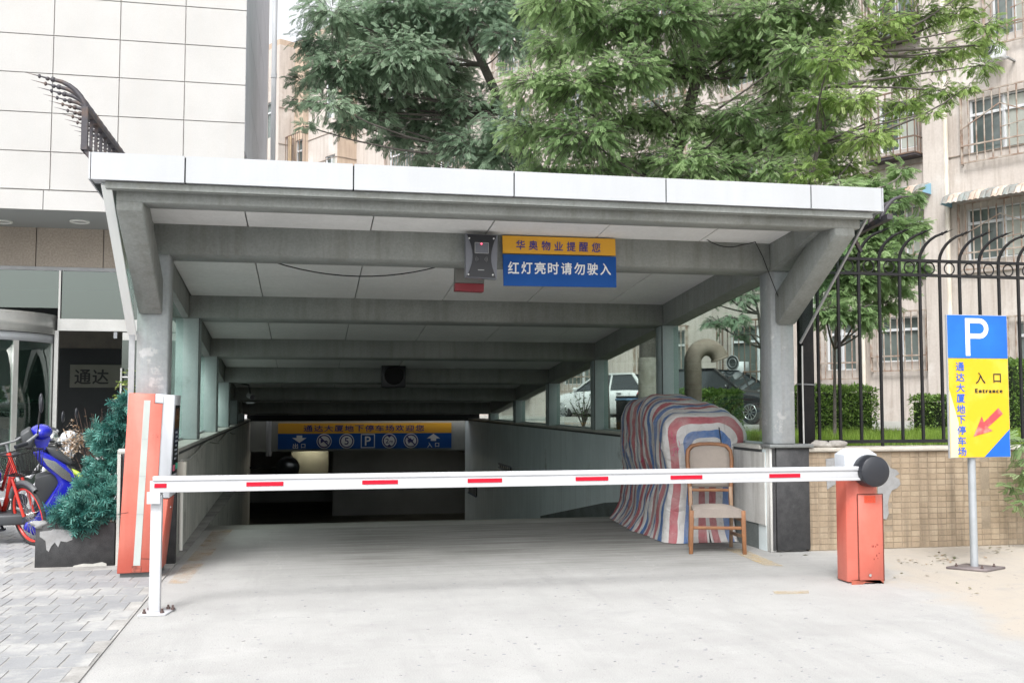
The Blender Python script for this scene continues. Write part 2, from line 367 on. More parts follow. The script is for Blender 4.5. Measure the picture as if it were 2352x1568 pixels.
# pavers left of the apron: joints recessed, each paver a piece
M_paver = mat('grey_paver', (.29, .295, .30), .85, 0, (.235, .24, .25), 2.5, fine=.08, fscale=80, bump=.2, bscale=60, patches=((.42, .415, .40), 1.3, .5, .62, .7))
M_joint = mat('paver_joint_sand', (.40, .39, .375), .95, 0, (.23, .225, .215), 3, fine=.12)
b = MB(); b.box(-7.5, -1.19, 4.2, 19.9, .0, .0095); pav = struct(b.build('pavement', M_joint))
cand = []
pw, pl = .165, .32
rnd = random.Random(3)
for i in range(0, 38):
    y = 4.3; k_ = 0
    while y < 19.5:
        x1 = -1.2 - i * pw + (pw / 2 if k_ % 2 else 0)
        if k_ % 2 and i == 0: x1 = -1.2
        if not (y + pl > 9.98 and x1 > -2.45 and y < 10.6) and not (y > 10.0 and x1 > -1.8) and not (k_ % 2 and i == 0): cand.append((x1 - pw / 2, y + pl / 2))
        y += pl; k_ += 1
tmpl = []
for k in range(4):
    g = .003 + .001 * k; t_ = MB(); w, l = pw / 2 - g, pl / 2 - g * 2
    t_.hexa([(-w, -l, .003), (w, -l, .003), (w, l, .003), (-w, l, .003)], [(-w + .0012, -l + .0012, .0125), (w - .0012, -l + .0012, .0125), (w - .0012, l - .0012, .0125), (-w + .0012, l - .0012, .0125)])
    me = bpy.data.meshes.new('paver'); me.from_pydata(t_.v, [], t_.f); me.materials.append(M_paver); tmpl.append(me)
def vis(x, y, z=0):
    d = Vector((x, y, z)) - Vector((0, 0, H)); c = d.dot(FW)
    if c <= .1: return False
    return abs(d.dot(RT) / c) < .53 and abs(d.dot(UP) / c) < .36
cand.sort(key=lambda p: p[0] ** 2 + p[1] ** 2)
near = [p for p in cand if vis(*p)][:295]; ns = set(near)
for p in near:
    inst(rnd.choice(tmpl), 'paver', (p[0], p[1], rnd.uniform(-.0008, .002)), pav, rot=(R(rnd.uniform(-.3, .3)), R(rnd.uniform(-.4, .4)), R(rnd.uniform(-.8, .8))))
b = MB()
for p in cand:
    if p in ns: continue
    w, l = pw / 2 - .006, pl / 2 - .007; z = .011 + rnd.uniform(-.001, .002)
    b.add([(p[0] - w, p[1] - l, z), (p[0] + w, p[1] - l, z), (p[0] + w, p[1] + l, z), (p[0] - w, p[1] + l, z)], [(0, 1, 2, 3)])
o = stuff(b.build('paver', M_paver, pav))
# faded yellow guide lines
def worn(name, col, lo, hi):
    m = mat(name, col, .8); t = m.node_tree; L = t.links.new; n = node(t, 'ShaderNodeTexNoise', i_Scale=4., i_Detail=8., i_Roughness=.7); g = node(t, 'ShaderNodeNewGeometry'); L(g.outputs['Position'], n.inputs['Vector'])
    r = node(t, 'ShaderNodeMapRange', i_From_Min=lo, i_From_Max=hi); L(n.outputs[0], r.inputs[0]); L(r.outputs[0], t.nodes['Principled BSDF'].inputs['Alpha']); return m
M_yl = worn('worn_yellow_paint', (.62, .40, .17), .42, .95); M_yl2 = worn('worn_yellow_paint_right', (.52, .40, .22), .32, .85)
b = MB(); b.add([(-1.13, 8.95, .004), (-.97, 8.95, .004), (-.86, 12.58, .004), (-1.08, 12.58, .004)], [(0, 1, 2, 3)]); struct(b.build('painted_line', M_yl))
b = MB(); b.add([(4.16, 8.85, .004), (4.32, 8.78, .004), (4.42, 9.9, .004), (4.24, 9.95, .004)], [(0, 1, 2, 3)])
b.add([(3.62, 7.52, .004), (3.90, 7.5, .004), (3.96, 7.62, .004), (3.66, 7.64, .004)], [(0, 1, 2, 3)]); struct(b.build('painted_line', M_yl2))

# ================================================================= RAMP WALLS
M_wallL = mat('stained_concrete_wall', (.64, .63, .58), .8, 0, (.46, .465, .43), 1.1, fine=.1, fscale=40, bump=.2, bscale=18, streak=(.17, .17, .15), streak_amt=.45, patches=((.14, .14, .12), 1.7, .58, .70, .6))
M_wallR = mat('grey_blue_painted_wall', (.70, .78, .80), .7, 0, (.60, .68, .70), 1.0, fine=.05, fscale=40, bump=.08, streak=(.30, .34, .34), streak_amt=.3, patches=((.22, .24, .23), 1.6, .62, .72, .6))
M_ledge = mat('stone_ledge', (.48, .48, .45), .6, 0, (.40, .40, .37), 3, fine=.08)
M_edge = mat('dark_ledge_edge', (.05, .055, .055), .6)
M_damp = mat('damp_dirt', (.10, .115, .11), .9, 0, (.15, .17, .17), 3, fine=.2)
LW0 = 10.12
t = thing('ramp_wall', 'stained grey concrete wall along the left side of the ramp', 'wall', (XL(LW0) - .2, LW0, 0), group=None)
b = MB(); n = 12
for i in range(n):
    ya, yb = LW0 + (30 - LW0) * i / n, LW0 + (30 - LW0) * (i + 1) / n; xa, xb = XL(ya), XL(yb)
    b.hexa([(xa - .5, ya, -3), (xa, ya, -3), (xb, yb, -3), (xb - .5, yb, -3)], [(xa - .5, ya, 1.03), (xa, ya, 1.03), (xb, yb, 1.03), (xb - .5, yb, 1.03)])
b.build('wall', M_wallL, t)
b = MB(); b.hexa([(XL(LW0) - .5, LW0, 1.03), (XL(LW0) + .03, LW0, 1.03), (XL(30) + .03, 30, 1.03), (XL(30) - .5, 30, 1.03)], [(XL(LW0) - .5, LW0, 1.065), (XL(LW0) + .03, LW0, 1.065), (XL(30) + .03, 30, 1.065), (XL(30) - .5, 30, 1.065)]); b.build('ledge', M_ledge, t)
b = MB(); b.hexa([(XL(LW0) - .0, LW0, 1.0), (XL(LW0) + .022, LW0, 1.0), (XL(30) + .022, 30, 1.0), (XL(30), 30, 1.0)], [(XL(LW0), LW0, 1.03), (XL(LW0) + .022, LW0, 1.03), (XL(30) + .022, 30, 1.03), (XL(30), 30, 1.03)]); b.build('ledge_edge', M_edge, t)
t = thing('ramp_wall', 'pale grey blue painted wall along the right side of the ramp', 'wall', (XR + .15, 9.72, 0))
b = MB(); b.box(XR, XR + .35, 9.72, 30, -3, 1.03); b.build('wall', M_wallR, t)
b = MB(); b.box(XR - .03, XR + .5, 9.8, 30, 1.03, 1.065); b.build('ledge', M_ledge, t)
b = MB(); b.box(XR - .015, XR - .001, 9.8, 30, 1.0, 1.03); b.build('ledge_edge', M_edge, t)
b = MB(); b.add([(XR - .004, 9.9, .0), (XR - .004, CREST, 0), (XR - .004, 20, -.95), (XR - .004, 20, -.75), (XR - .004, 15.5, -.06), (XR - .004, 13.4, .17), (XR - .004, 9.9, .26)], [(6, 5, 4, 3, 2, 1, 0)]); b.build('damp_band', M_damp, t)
# granite facing of the two wall heads
M_granite = mat('black_granite', (.035, .036, .038), .5, 0, (.055, .055, .057), 14, fine=.45, fscale=160, spec=.3, patches=((.12, .12, .12), 3.0, .62, .72, .45))
M_plaster = mat('white_plaster', (.62, .62, .60), .8, 0, (.50, .50, .48), 2.5, fine=.06, bump=.15, streak=(.22, .21, .19), streak_amt=.6)
t = thing('granite_pedestal', 'waist high pedestal faced in black granite under the right pillar of the canopy', 'pedestal', (4.8, 9.6, 0))
b = MB(); b.box(4.66, 5.02, 9.60, 9.66, .02, 1.05); b.build('granite_slab', M_granite, t, bevel=.004, seg=1)
b = MB(); b.box(XR + .003, 5.0, 9.66, 9.8, 0, 1.05); b.box(XR - .002, 4.655, 9.615, 9.66, 0, 1.05); b.build('core', M_plaster, t, bevel=.006, seg=1)
b = MB(); b.box(4.617, 4.645, 9.603, 9.614, .02, 1.04); b.build('granite_strip', M_granite, t)
b = MB(); b.box(XR - .02, 5.06, 9.57, 9.8, 1.05, 1.085); b.build('cap_slab', mat('grey_cap_stone', (.16, .17, .17), .5, fine=.2), t, bevel=.004, seg=1)
b = MB(); b.box(XR - .012, XR - .001, 9.73, 12.3, .26, 1.0); b.build('plaster_face', M_plaster, t)
t = thing('granite_slab', 'upright dark granite slab between the planter and the orange ticket machine', 'stone slab', (-1.6, 9.95, 0))
b = MB(); b.box(-1.69, -1.2, 10.0, 10.1, 0, 1.03); b.build('slab', M_granite, t, bevel=.004, seg=1)
b = MB(); b.box(-1.718, -1.692, 9.97, 10.1, 0, 1.03); b.build('pale_edge', M_ledge, t)
b = MB(); b.tube([(-1.72, 10.02, 1.05), (-1.19, 10.02, 1.05)], .03, 8); b.build('rounded_cap', M_ledge, t)

# ================================================================= CANOPY
def ZS(Y): return 3.128 - .0989 * (Y - 9.51)        # underside of the ceiling boards
can = thing('parking_canopy', 'long flat roofed canopy on grey pillars over the ramp down to the car park', 'canopy', (1.7, 9.65, 0))
FY = 8.2
FX = [-1.665]
for px, py in ((425, 400), (812, 415), (1181, 430), (1530, 440), (1863, 455)): FX.append(at(px, py, FY).x)
FX.append(5.045)
FZ0, FZ1 = 3.222, 3.432
for i in range(6):
    g = .006; b = MB(); b.box(FX[i] + g, FX[i + 1] - g, FY, FY + .012, FZ0, FZ1)
    b.box(FX[i] + g, FX[i + 1] - g, FY + .012, FY + .17, FZ0, FZ0 + .01); b.box(FX[i] + g, FX[i + 1] - g, FY + .012, FY + .3, FZ1 - .01, FZ1); b.build('fascia_panel', M_white, can)
b = MB(); b.box(-1.655, 5.035, FY + .014, FY + .19, FZ0 + .012, FZ1 - .012); b.build('fascia_core', M_dark, can)
for sx, x in ((-1, -1.665), (1, 5.045)):
    b = MB(); b.prism([(FY, FZ0), (FY, FZ1), (9.0, FZ1 - .08), (29, ZS(29) + .2), (29, ZS(29) - .02), (8.9, ZS(8.9) - .02)], 'x', x - (.012 if sx < 0 else 0), x + (.012 if sx > 0 else 0)); b.build('side_fascia', M_white, can)
M_roof = mat('grey_roof_sheet', (.30, .31, .32), .6, 0, (.22, .22, .22), 2, fine=.08)
b = MB(); b.hexa([(-1.66, FY + .2, ZS(FY) + .06), (5.04, FY + .2, ZS(FY) + .06), (5.04, 29.5, ZS(29.5) + .06), (-1.66, 29.5, ZS(29.5) + .06)],
                 [(-1.66, FY + .2, ZS(FY) + .14), (5.04, FY + .2, ZS(FY) + .14), (5.04, 29.5, ZS(29.5) + .14), (-1.66, 29.5, ZS(29.5) + .14)]); b.build('roof_sheet', M_roof, can)
# front beam with its lip
b = MB(); b.box(-1.50, 4.92, 8.36, 8.62, 3.085, ZS(8.5)); b.build('front_beam', M_beam, can, bevel=.012, seg=1)
b = MB(); b.box(-1.56, 4.97, 8.24, 8.34, 3.165, 3.216); b.build('drip_edge', M_beam, can)
FR = [9.55, 12.75, 16.0, 19.25, 22.5, 25.75]         # frames
DROP = .27
def RXL(Y): return -1.385 - .012 * (Y - 9.55)        # inner face of the left rafter
for i, y in enumerate(FR):
    z = ZS(y); dp = .3
    b = MB(); b.hexa([(RXL(y), y, z - DROP), (XR + .005, y, z - DROP), (XR + .005, y + dp, z - DROP - .03), (RXL(y), y + dp, z - DROP - .03)],
                     [(RXL(y), y, z + .01), (XR + .005, y, z + .01), (XR + .005, y + dp, z - .02), (RXL(y), y + dp, z - .02)]); b.build('cross_beam', M_beam, can, bevel=.01, seg=1)
# rafters along both sides
for side in (-1, 1):
    for i in range(len(FR)):
        ya = FR[i] if i else 8.62; yb = FR[i] + 3.25 if i else FR[1]
        ya = FR[i - 1] if i else 8.62; yb = FR[i]
        if side < 0: f0, f1 = (RXL(ya) - .2, RXL(ya)), (RXL(yb) - .2, RXL(yb))
        else: f0 = f1 = (XR + .005, XR + .24)
        d0 = DROP if i else .12
        b = MB(); b.hexa([(f0[0], ya, ZS(ya) - d0), (f0[1], ya, ZS(ya) - d0), (f1[1], yb, ZS(yb) - DROP - .004), (f1[0], yb, ZS(yb) - DROP - .004)],
                         [(f0[0], ya, ZS(ya) + .03), (f0[1], ya, ZS(ya) + .03), (f1[1], yb, ZS(yb) + .03), (f1[0], yb, ZS(yb) + .03)]); b.build('rafter', M_beam, can)
# pillars
for i, y in enumerate(FR):
    for side in (-1, 1):
        x0, x1 = (XL(y) - .28, XL(y) - .005) if side < 0 else (XR + .02 if i == 0 else XR + .002, XR + .27 if i == 0 else XR + .235)
        b = MB(); b.box(x0, x1, y + .04, y + .30, 1.086 if (i == 0 and side > 0) else 1.066, ZS(y) - DROP - .002); b.build('pillar', M_pillar if i == 0 else M_bluepillar, can, bevel=.012, seg=1)
        if i:
            b = MB(); xi = x1 + .002 if side < 0 else x0 - .002
            b.box(min(xi, xi + .01 * side), max(xi, xi + .01 * side), y + .04, y + .06, 1.066, ZS(y) - DROP - .01); b.build('seal_strip', M_edge, can)
# slanting brackets from the first pillars out to the front beam
for side in (-1, 1):
    xa, xb = (-1.50, -1.30) if side < 0 else (4.67, 4.87)
    b = MB(); b.prism([(9.56, 2.30), (9.60, 2.33), (9.60, 2.62), (8.62, 3.20), (8.37, 3.20), (8.37, 3.02)], 'x', xa, xb); b.build('bracket', M_beam if side < 0 else M_beam, can, bevel=.01, seg=1)
    # side wing of glass in front of the pillar, left trim painted white for sky reflected in the glass edge
    xw = -1.56 if side < 0 else 4.955
    b = MB(); b.prism([(9.62, 2.15), (9.62, 3.18), (8.30, 3.18)], 'x', xw - .004, xw + .004); b.build('wing_glass', M_glass, can)
    b = MB(); b.bar((xw, 8.28, 3.20), (xw, 9.62, 2.12), .02, .075 if side < 0 else .02, upv=(1, 0, 0)); b.build('wing_trim', mat('sky_reflection_trim', (.82, .85, .84), .3) if side < 0 else M_grey, can)
    if side < 0: b = MB(); b.bar((xw, 9.62, 2.12), (xw, 9.62, 1.09), .02, .05, upv=(1, 0, 0)); b.build('glass_edge_trim', M_grey, can)
# panes between pillars
for i in range(len(FR) - 1):
    ya, yb = FR[i] + .31, FR[i + 1] + .035
    for side in (-1, 1):
        if side < 0: xs = (XL(ya) - .2, XL(yb) - .2)
        else: xs = (XR + .16, XR + .16)
        b = MB(); b.hexa([(xs[0], ya, 1.07), (xs[0] + .01, ya, 1.07), (xs[1] + .01, yb, 1.07), (xs[1], yb, 1.07)],
                         [(xs[0], ya, ZS(ya) - DROP - .03), (xs[0] + .01, ya, ZS(ya) - DROP - .03), (xs[1] + .01, yb, ZS(yb) - DROP - .03), (xs[1], yb, ZS(yb) - DROP - .03)]); b.build('window_pane', M_glass, can)
        b = MB(); b.bar((xs[0] + .005, ya + .015, 1.07), (xs[0] + .005, ya + .015, ZS(ya) - DROP - .03), .03); b.bar((xs[0] + .005, ya, 1.08), (xs[1] + .005, yb, 1.08), .03, .024)
        b.build('window_frame', M_white if side < 0 else M_bluepillar, can)
        b = MB(); b.box(xs[0] - .01, xs[0] + .05, ya + .01, ya + .05, 1.12, 1.17); b.build('glass_clip', M_black, can)
# ceiling boards, one by one
sx_ = [RXL(12), -.56, .56, 1.66, 2.76, 3.84, XR + .004]
bays = [(8.62, 9.56)] + [(FR[i] + .29, FR[i + 1] + .01) for i in range(len(FR) - 1)] + [(26.04, 29.2)]
for ya, yb in bays:
    for k in range(6):
        g = .006; x0 = (RXL(ya) - .01 if k == 0 else sx_[k] + g); x1 = sx_[k + 1] - g; dz = random.uniform(-.003, .003)
        b = MB(); b.hexa([(x0, ya, ZS(ya) + dz), (x1, ya, ZS(ya) + dz), (x1, yb, ZS(yb) + dz), (x0, yb, ZS(yb) + dz)], [(x0, ya, ZS(ya) + .025), (x1, ya, ZS(ya) + .025), (x1, yb, ZS(yb) + .025), (x0, yb, ZS(yb) + .025)])
        b.build('ceiling_board', M_soffit, can)
b = MB(); b.box(-1.66, XR + .3, 29.2, 29.4, 1.0, 1.7); b.build('end_wall', M_dark, can)

# ================================================================= END OF THE RAMP
hd = thing('lintel_wall', 'pale concrete lintel across the bottom of the ramp carrying the long car park sign', 'lintel', (1.5, 30, 0))
b = MB(); b.box(-6, 9, 30.0, 30.25, .12, 1.03); b.build('lintel', mat('lintel_concrete', (.30, .31, .29), .8, 0, (.24, .25, .24), 1.2, fine=.06), hd)
b = MB(); b.box(-6, XL(30), 30.0, 30.25, -3, .12); b.box(XR + .1, 9, 30.0, 30.25, -3, .12); b.build('side_wall', M_wallL, hd)
b = MB(); b.box(-6, 9, 42.5, 42.8, -3, .9); b.box(-6.2, -6, 30, 42.8, -3, .9); b.box(9, 9.2, 30, 42.8, -3, .9); b.box(-6.2, 9.2, 30.2, 42.8, .2, .3); b.box(.9, 9, 36.8, 37, -3, .2)
struct(b.build('car_park_hall', mat('hall_paint', (.55, .57, .58), .8, 0, (.48, .5, .51), 1.2)))
p = at(715, 1030, 33)
t = thing('tube_lamp', 'lit fluorescent tube on the car park ceiling beyond the lintel', 'lamp', (p.x, 33.0, .16))
b = MB(); b.tube([(p.x - .35, 33.2, .13), (p.x + .35, 33.2, .13)], .02, 8); b.build('tube', emit('tube_light', (1, .93, .72), 60), t)
b = MB(); b.box(p.x - .4, p.x + .4, 33.17, 33.23, .15, .2); b.build('batten', M_white, t)
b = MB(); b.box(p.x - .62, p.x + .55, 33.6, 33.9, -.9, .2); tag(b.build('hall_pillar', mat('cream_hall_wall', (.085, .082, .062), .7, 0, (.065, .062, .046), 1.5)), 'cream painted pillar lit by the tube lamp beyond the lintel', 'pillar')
p = at(661, 1074, 29.4)
t = thing('convex_mirror', 'round convex mirror on the left wall below the car park sign', 'mirror', tuple(p))
b = MB(); b.sphere((p.x, p.y, p.z), .30, 24, 12, (1, .2, 1)); b.build('mirror_face', mat('mirror_face', (.05, .055, .06), .15, .6), t)
b = MB(); b.torus((p.x, p.y + .02, p.z), (0, 1, 0), .305, .022); b.build('rim', M_black, t)
b = MB(); b.bar((p.x - .1, p.y + .1, p.z), (XL(29.4) + .01, p.y + .3, p.z), .05); b.build('arm', M_black, t)

# long sign on the lintel
SB = mat('sign_blue', (.008, .07, .29), .6, 0, (.011, .08, .31), 2, fine=.03, spec=.2); SY = mat('sign_yellow', (.70, .36, .02), .6, 0, (.66, .34, .03), 2, fine=.04)
SW = mat('sign_white', (.75, .76, .76), .5); SN = mat('sign_navy', (.03, .03, .16), .5)
y = 29.95
def PZ(px, py, Y): q = at(px, py, Y); return (q.x, q.z)
x0, zt = PZ(639, 972, y); x1, _ = PZ(1037, 972, y); _, zm = PZ(800, 995, y); _, zb = PZ(800, 1030, y)
t = thing('car_park_sign', 'long yellow and blue car park sign with round symbols at the foot of the ramp', 'sign', ((x0 + x1) / 2, y, zb))
b = MB(); b.box(x0, x1, y, y + .04, zm + .003, zt); b.build('yellow_board', SY, t)
b = MB(); b.box(x0, x1, y, y + .04, zb, zm - .003); b.build('blue_board', SB, t)
w = x1 - x0
han('通达大厦地下停车场欢迎您', ((x0 + x1) / 2 - .05, y - .002, (zt + zm) / 2), (1, 0, 0), (0, 0, 1), w * .0585, (zt - zm) * .62, SN, t, w=.26)
zc = (zm + zb) / 2
def ringsym(cx, key=None, slash=False, extra=None):
    b = MB(); b.disc((cx, y - .004, zc), (0, 1, 0), .215, .004, 28); b.build('symbol_plate', SW, t)
    b = MB(); b.torus((cx, y - .008, zc), (0, 1, 0), .175, .018, 28, 6, flat=.3); b.build('symbol_ring', SN, t)
    if key: lettering(key, (cx - (.06 if key == '2' else 0), y - .008, zc), (1, 0, 0), (0, 0, 1), .12 if key != '2' else .10, .2 if key != '2' else .14, SN, t)
    if key == '2':
        lettering('m', (cx + .06, y - .008, zc - .03), (1, 0, 0), (0, 0, 1), .10, .07, SN, t)
        b = MB()
        for s_ in (1, -1): b.prism([(cx - .07, zc + s_ * .16), (cx + .07, zc + s_ * .16), (cx, zc + s_ * .09)], 'y', y - .012, y - .008)
        b.build('height_arrow', SN, t)
    if extra: b = MB(); extra(b, cx); b.build('pictogram', SN, t)
    if slash: b = MB(); b.bar((cx - .13, y - .014, zc + .13), (cx + .13, y - .014, zc - .13), .035, .006, upv=(0, 1, 0)); b.build('slash', SN, t)
def horn(b, cx):
    b.prism([(cx - .10, zc + .06), (cx - .02, zc + .015), (cx + .08, zc + .015), (cx + .08, zc - .015), (cx - .02, zc - .015), (cx - .10, zc - .06)], 'y', y - .012, y - .008)
    b.torus((cx + .06, y - .010, zc - .02), (0, 1, 0), .035, .009, 16, 5, flat=.3)
def figure(b, cx):
    b.prism([(cx - .10, zc + .02), (cx - .02, zc + .08), (cx + .04, zc + .02), (cx + .10, zc + .09), (cx + .06, zc - .02), (cx + .09, zc - .09), (cx, zc - .04), (cx - .07, zc - .08)], 'y', y - .012, y - .008)
for f_, kw in ((.26, dict(slash=True, extra=horn)), (.388, dict(key='5')), (.634, dict(key='2')), (.76, dict(slash=True, extra=figure))): ringsym(x0 + w * f_, **kw)
cx = x0 + w * .51
b = MB()
for dx, dz, a, c in ((0, .19, .2, .012), (0, -.19, .2, .012), (-.19, 0, .012, .2), (.19, 0, .012, .2)): b.box(cx + dx - a, cx + dx + a, y - .006, y - .001, zc + dz - c, zc + dz + c)
b.build('symbol_frame', SW, t)
lettering('P', (cx, y - .002, zc), (1, 0, 0), (0, 0, 1), .17, .27, SW, t)
for f_, s_, wd in ((.12, -1, '出口'), (.893, 1, '入口')):
    cx = x0 + w * f_; b = MB(); za = zc + .08
    b.prism([(cx - .2, za - .02 * s_), (cx, za + .12 * s_), (cx + .2, za - .02 * s_)], 'y', y - .006, y - .001)
    b.prism([(cx - .08, za - .02 * s_), (cx + .08, za - .02 * s_), (cx + .08, za - .09 * s_), (cx - .08, za - .09 * s_)], 'y', y - .006, y - .001); b.build('arrow', SW, t)
    han(wd, (cx, y - .001, zc - .13), (1, 0, 0), (0, 0, 1), .22, .15, SW, t, w=.15)

# traffic light hung from a rear beam
y = 18.9
x0, zt = PZ(877, 834, y); x1, zb = PZ(932, 890, y)
t = thing('traffic_light', 'dark square traffic light with one big lens hanging from a rear beam', 'traffic light', ((x0 + x1) / 2, y, zb))
b = MB(); b.box(x0, x1, y, y + .14, zb, zt); b.build('housing', M_blackpl, t, bevel=.02)
cx, cz = (x0 + x1) / 2, (zt + zb) / 2
b = MB(); b.disc((cx, y - .005, cz), (0, 1, 0), .15, .012, 28); b.build('lens', mat('dark_lens', (.012, .012, .014), .6, spec=.2), t)
b = MB(); b.torus((cx, y - .03, cz), (0, 1, 0), .165, .014, 28, 6, flat=3); b.build('hood', M_black, t)
b = MB(); b.bar((cx, y + .07, zt - .01), (cx, y + .07, ZS(y) + .02), .04); b.build('hanger', M_black, t)
# downlights
dl = [(803, 725, .09), (1193, 732, .09), (1027, 867, .08), (751, 866, .08), (1005, 958, .08), (1292, 957, .08)]
M_dl = mat('downlight_ring', (.85, .86, .82), .4)
for i, (px, py, r) in enumerate(dl):
    d = ray(px, py); # meet the ceiling plane
    k = (3.128 + .0989 * 9.51 - H) / (d.z + .0989 * d.y); p = Vector((0, 0, H)) + d * k
    if p.y > 28: continue
    lab = ['left ceiling downlight in the third bay of the canopy', 'right ceiling downlight in the third bay of the canopy', 'right ceiling downlight behind the hanging traffic light', 'left ceiling downlight beside the hanging traffic light', 'rear left ceiling downlight in the dark end of the canopy', 'rear right ceiling downlight in the dark end of the canopy'][i]
    t = thing('downlight', lab, 'downlight', tuple(p), group='downlights in the canopy ceiling')
    b = MB(); b.torus((p.x, p.y, p.z - .014), (0, .0989, 1), r, .018, 20, 6); b.build('ring', M_dl, t)
    b = MB(); b.disc((p.x, p.y, p.z - .010), (0, .0989, 1), r * .9, .006, 20); b.build('lens', mat('unlit_lens', (.16, .165, .16), .3) if i == 0 else bpy.data.materials['unlit_lens'], t)
# vents on the right ramp wall
for i, (a, c_) in enumerate((((1149, 1064), (1175, 1082)), ((1078, 1110), (1096, 1140)))):
    pa = atX(a[0], a[1], XR - .005); pc = atX(c_[0], c_[1], XR - .005)
    ya, yb = sorted((pa.y, pc.y)); za, zb_ = sorted((pa.z, pc.z))
    if yb > 29.5: yb = 29.5
    t = thing('wall_vent', ['slatted blue black vent high on the right ramp wall', 'small dark vent low on the right ramp wall near the bottom'][i], 'vent', (XR, ya, za), group='vents in the right ramp wall')
    b = MB(); b.box(XR - .03, XR - .006, ya, yb, za, zb_); b.build('backing', M_dark, t)
    for k in range(6):
        yy = ya + (yb - ya) * (k + .5) / 6; b = MB(); b.box(XR - .045, XR - .031, yy - .03, yy + .03, za + .02, zb_ - .02); b.build('slat', M_grey, t)
    b = MB(); b.box(XR - .05, XR - .0305, ya - .03, yb + .03, zb_ - .02, zb_ + .02); b.box(XR - .05, XR - .0305, ya - .03, yb + .03, za - .02, za + .02); b.build('frame', mat('vent_blue', (.05, .09, .16), .5) if i == 0 else bpy.data.materials['vent_blue'], t)
# camera on the left, beyond the windows
p = at(577, 910, 20.5)
t = thing('security_camera', 'small grey security camera on a bracket above the left ramp wall', 'camera', tuple(p))
b = MB(); b.tube([(p.x - .05, p.y + .12, p.z + .02), (p.x + .03, p.y - .12, p.z - .02)], .055, 12); b.build('body', M_grey, t)
b = MB(); b.disc((p.x + .035, p.y - .125, p.z - .02), (.3, -1, -.1), .05, .01); b.build('lens', M_blackpl, t)
b = MB(); b.tube([(p.x - .02, p.y, p.z + .05), (p.x - .05, p.y, p.z + .22), (RXL(20.5), p.y + .05, p.z + .3)], .018, 6); b.build('bracket', M_black, t)
b = MB(); b.box(p.x - .09, p.x + .06, p.y - .02, p.y + .06, p.z - .14, p.z - .11); b.build('lamp_plate', M_white, t)

# reader box, red box and the warning sign on the second beam
y = 9.50
def quadboard(name, pts, m, Y, th=.02, parent=None):
    b = MB(); b.prism([PZ(px, py, Y) for px, py in pts], 'y', Y, Y + th); return b.build(name, m, parent)
q = at(1285, 600, y)
t = thing('warning_sign', 'yellow over blue sign with Chinese writing hanging from the second beam', 'sign', tuple(q))
quadboard('yellow_board', [(1154, 541), (1413, 549), (1414, 587), (1155, 581)], SY, y, .02, t)
quadboard('blue_board', [(1155, 584), (1415, 590), (1416, 660), (1157, 656)], SB, y, .02, t)
ua = at(1380, 567, y) - at(1180, 560, y); ux = (ua.x, 0, ua.z)
sc1 = abs(at(1200, 560, y).x - at(1199, 560, y).x)
han('华奥物业提醒您', at(1283, 565.5, y - .001), ux, (0, 0, 1), 29.3 * sc1, 22 * sc1, mat('sign_violet', (.05, .04, .22), .5), t, w=21 * sc1)
ua = at(1400, 618, y) - at(1170, 614, y); ux = (ua.x, 0, ua.z)
han('红灯亮时请勿驶入', at(1286, 616.5, y - .001), ux, (0, 0, 1), 30.6 * sc1, 27.5 * sc1, SW, t, w=25.5 * sc1)
y = 9.40
q = at(1106, 640, y)
t = thing('card_reader', 'black card reader panel with hourglass front and four white screws, hanging from the second beam', 'card reader', tuple(q))
quadboard('housing', [(1070, 537), (1143, 540), (1141, 641), (1070, 636)], mat('reader_grey', (.16, .17, .20), .35, fine=.03), y + .006, .09, t)
hour = [(1073, 538), (1141, 541)]
for k in range(1, 8): f = k / 8; hour.append((1141 - 12 * math.sin(math.pi * f) - f * 2, 541 + 97 * f))
hour += [(1139, 639), (1071, 635)]
for k in range(7, 0, -1): f = k / 8; hour.append((1072 + 14 * math.sin(math.pi * f), 538 + 97 * f))
quadboard('front_panel', hour, M_blackpl, y, .006, t)
quadboard('screen', [(1091, 557), (1122, 558), (1122, 582), (1091, 581)], mat('reader_screen', (.14, .15, .18), .2), y - .003, .003, t)
b = MB()
for a, c_ in (((1091, 557), (1122, 558)), ((1122, 558), (1122, 582)), ((1122, 582), (1091, 581)), ((1091, 581), (1091, 557))):
    b.bar(at(*a, y - .004), at(*c_, y - .004), .005, .004, upv=(0, 1, 0))
b.build('screen_frame', M_grey, t)
for px in (1078, 1134):
    for py in (547, 630):
        p = at(px + (0 if py < 600 else -2), py + (px - 1078) * .02, y - .004); b = MB(); b.disc(p, (0, 1, 0), .008, .006, 12); b.build('screw', SW, t)
p = at(1106, 560, y - .006); b = MB(); b.disc(p, (0, 1, 0), .006, .004, 10); b.build('led', emit('red_led', (1, .05, .1), 4), t)
p = at(1105, 620, y - .002); b = MB(); b.box(p.x - .03, p.x + .03, p.y - .002, p.y, p.z - .004, p.z + .004); b.build('card_slot', M_grey, t)
for s_ in (-1, 1):
    p = at(1106 + s_ * 4, 595, y - .002)
    for k in range(3): b = MB(); b.torus((p.x, p.y, p.z), (0, 1, 0), .016 + .012 * k, .0012, 10, 4, a0=90 - 38 if s_ > 0 else 270 - 38, a1=90 + 38 if s_ > 0 else 270 + 38); b.build('wave_mark', M_grey, t)
y = 9.9
q = at(1079, 668, y)
t = thing('led_box', 'small grey box with dark red base behind the card reader', 'indicator box', tuple(q))
quadboard('housing', [(1047, 601), (1113, 603), (1112, 651), (1046, 649)], mat('led_box_grey', (.15, .15, .14), .5), y, .12, t)
quadboard('red_base', [(1046, 650), (1112, 652), (1111, 670), (1046, 667)], mat('led_box_red', (.22, .02, .03), .4), y, .12, t)
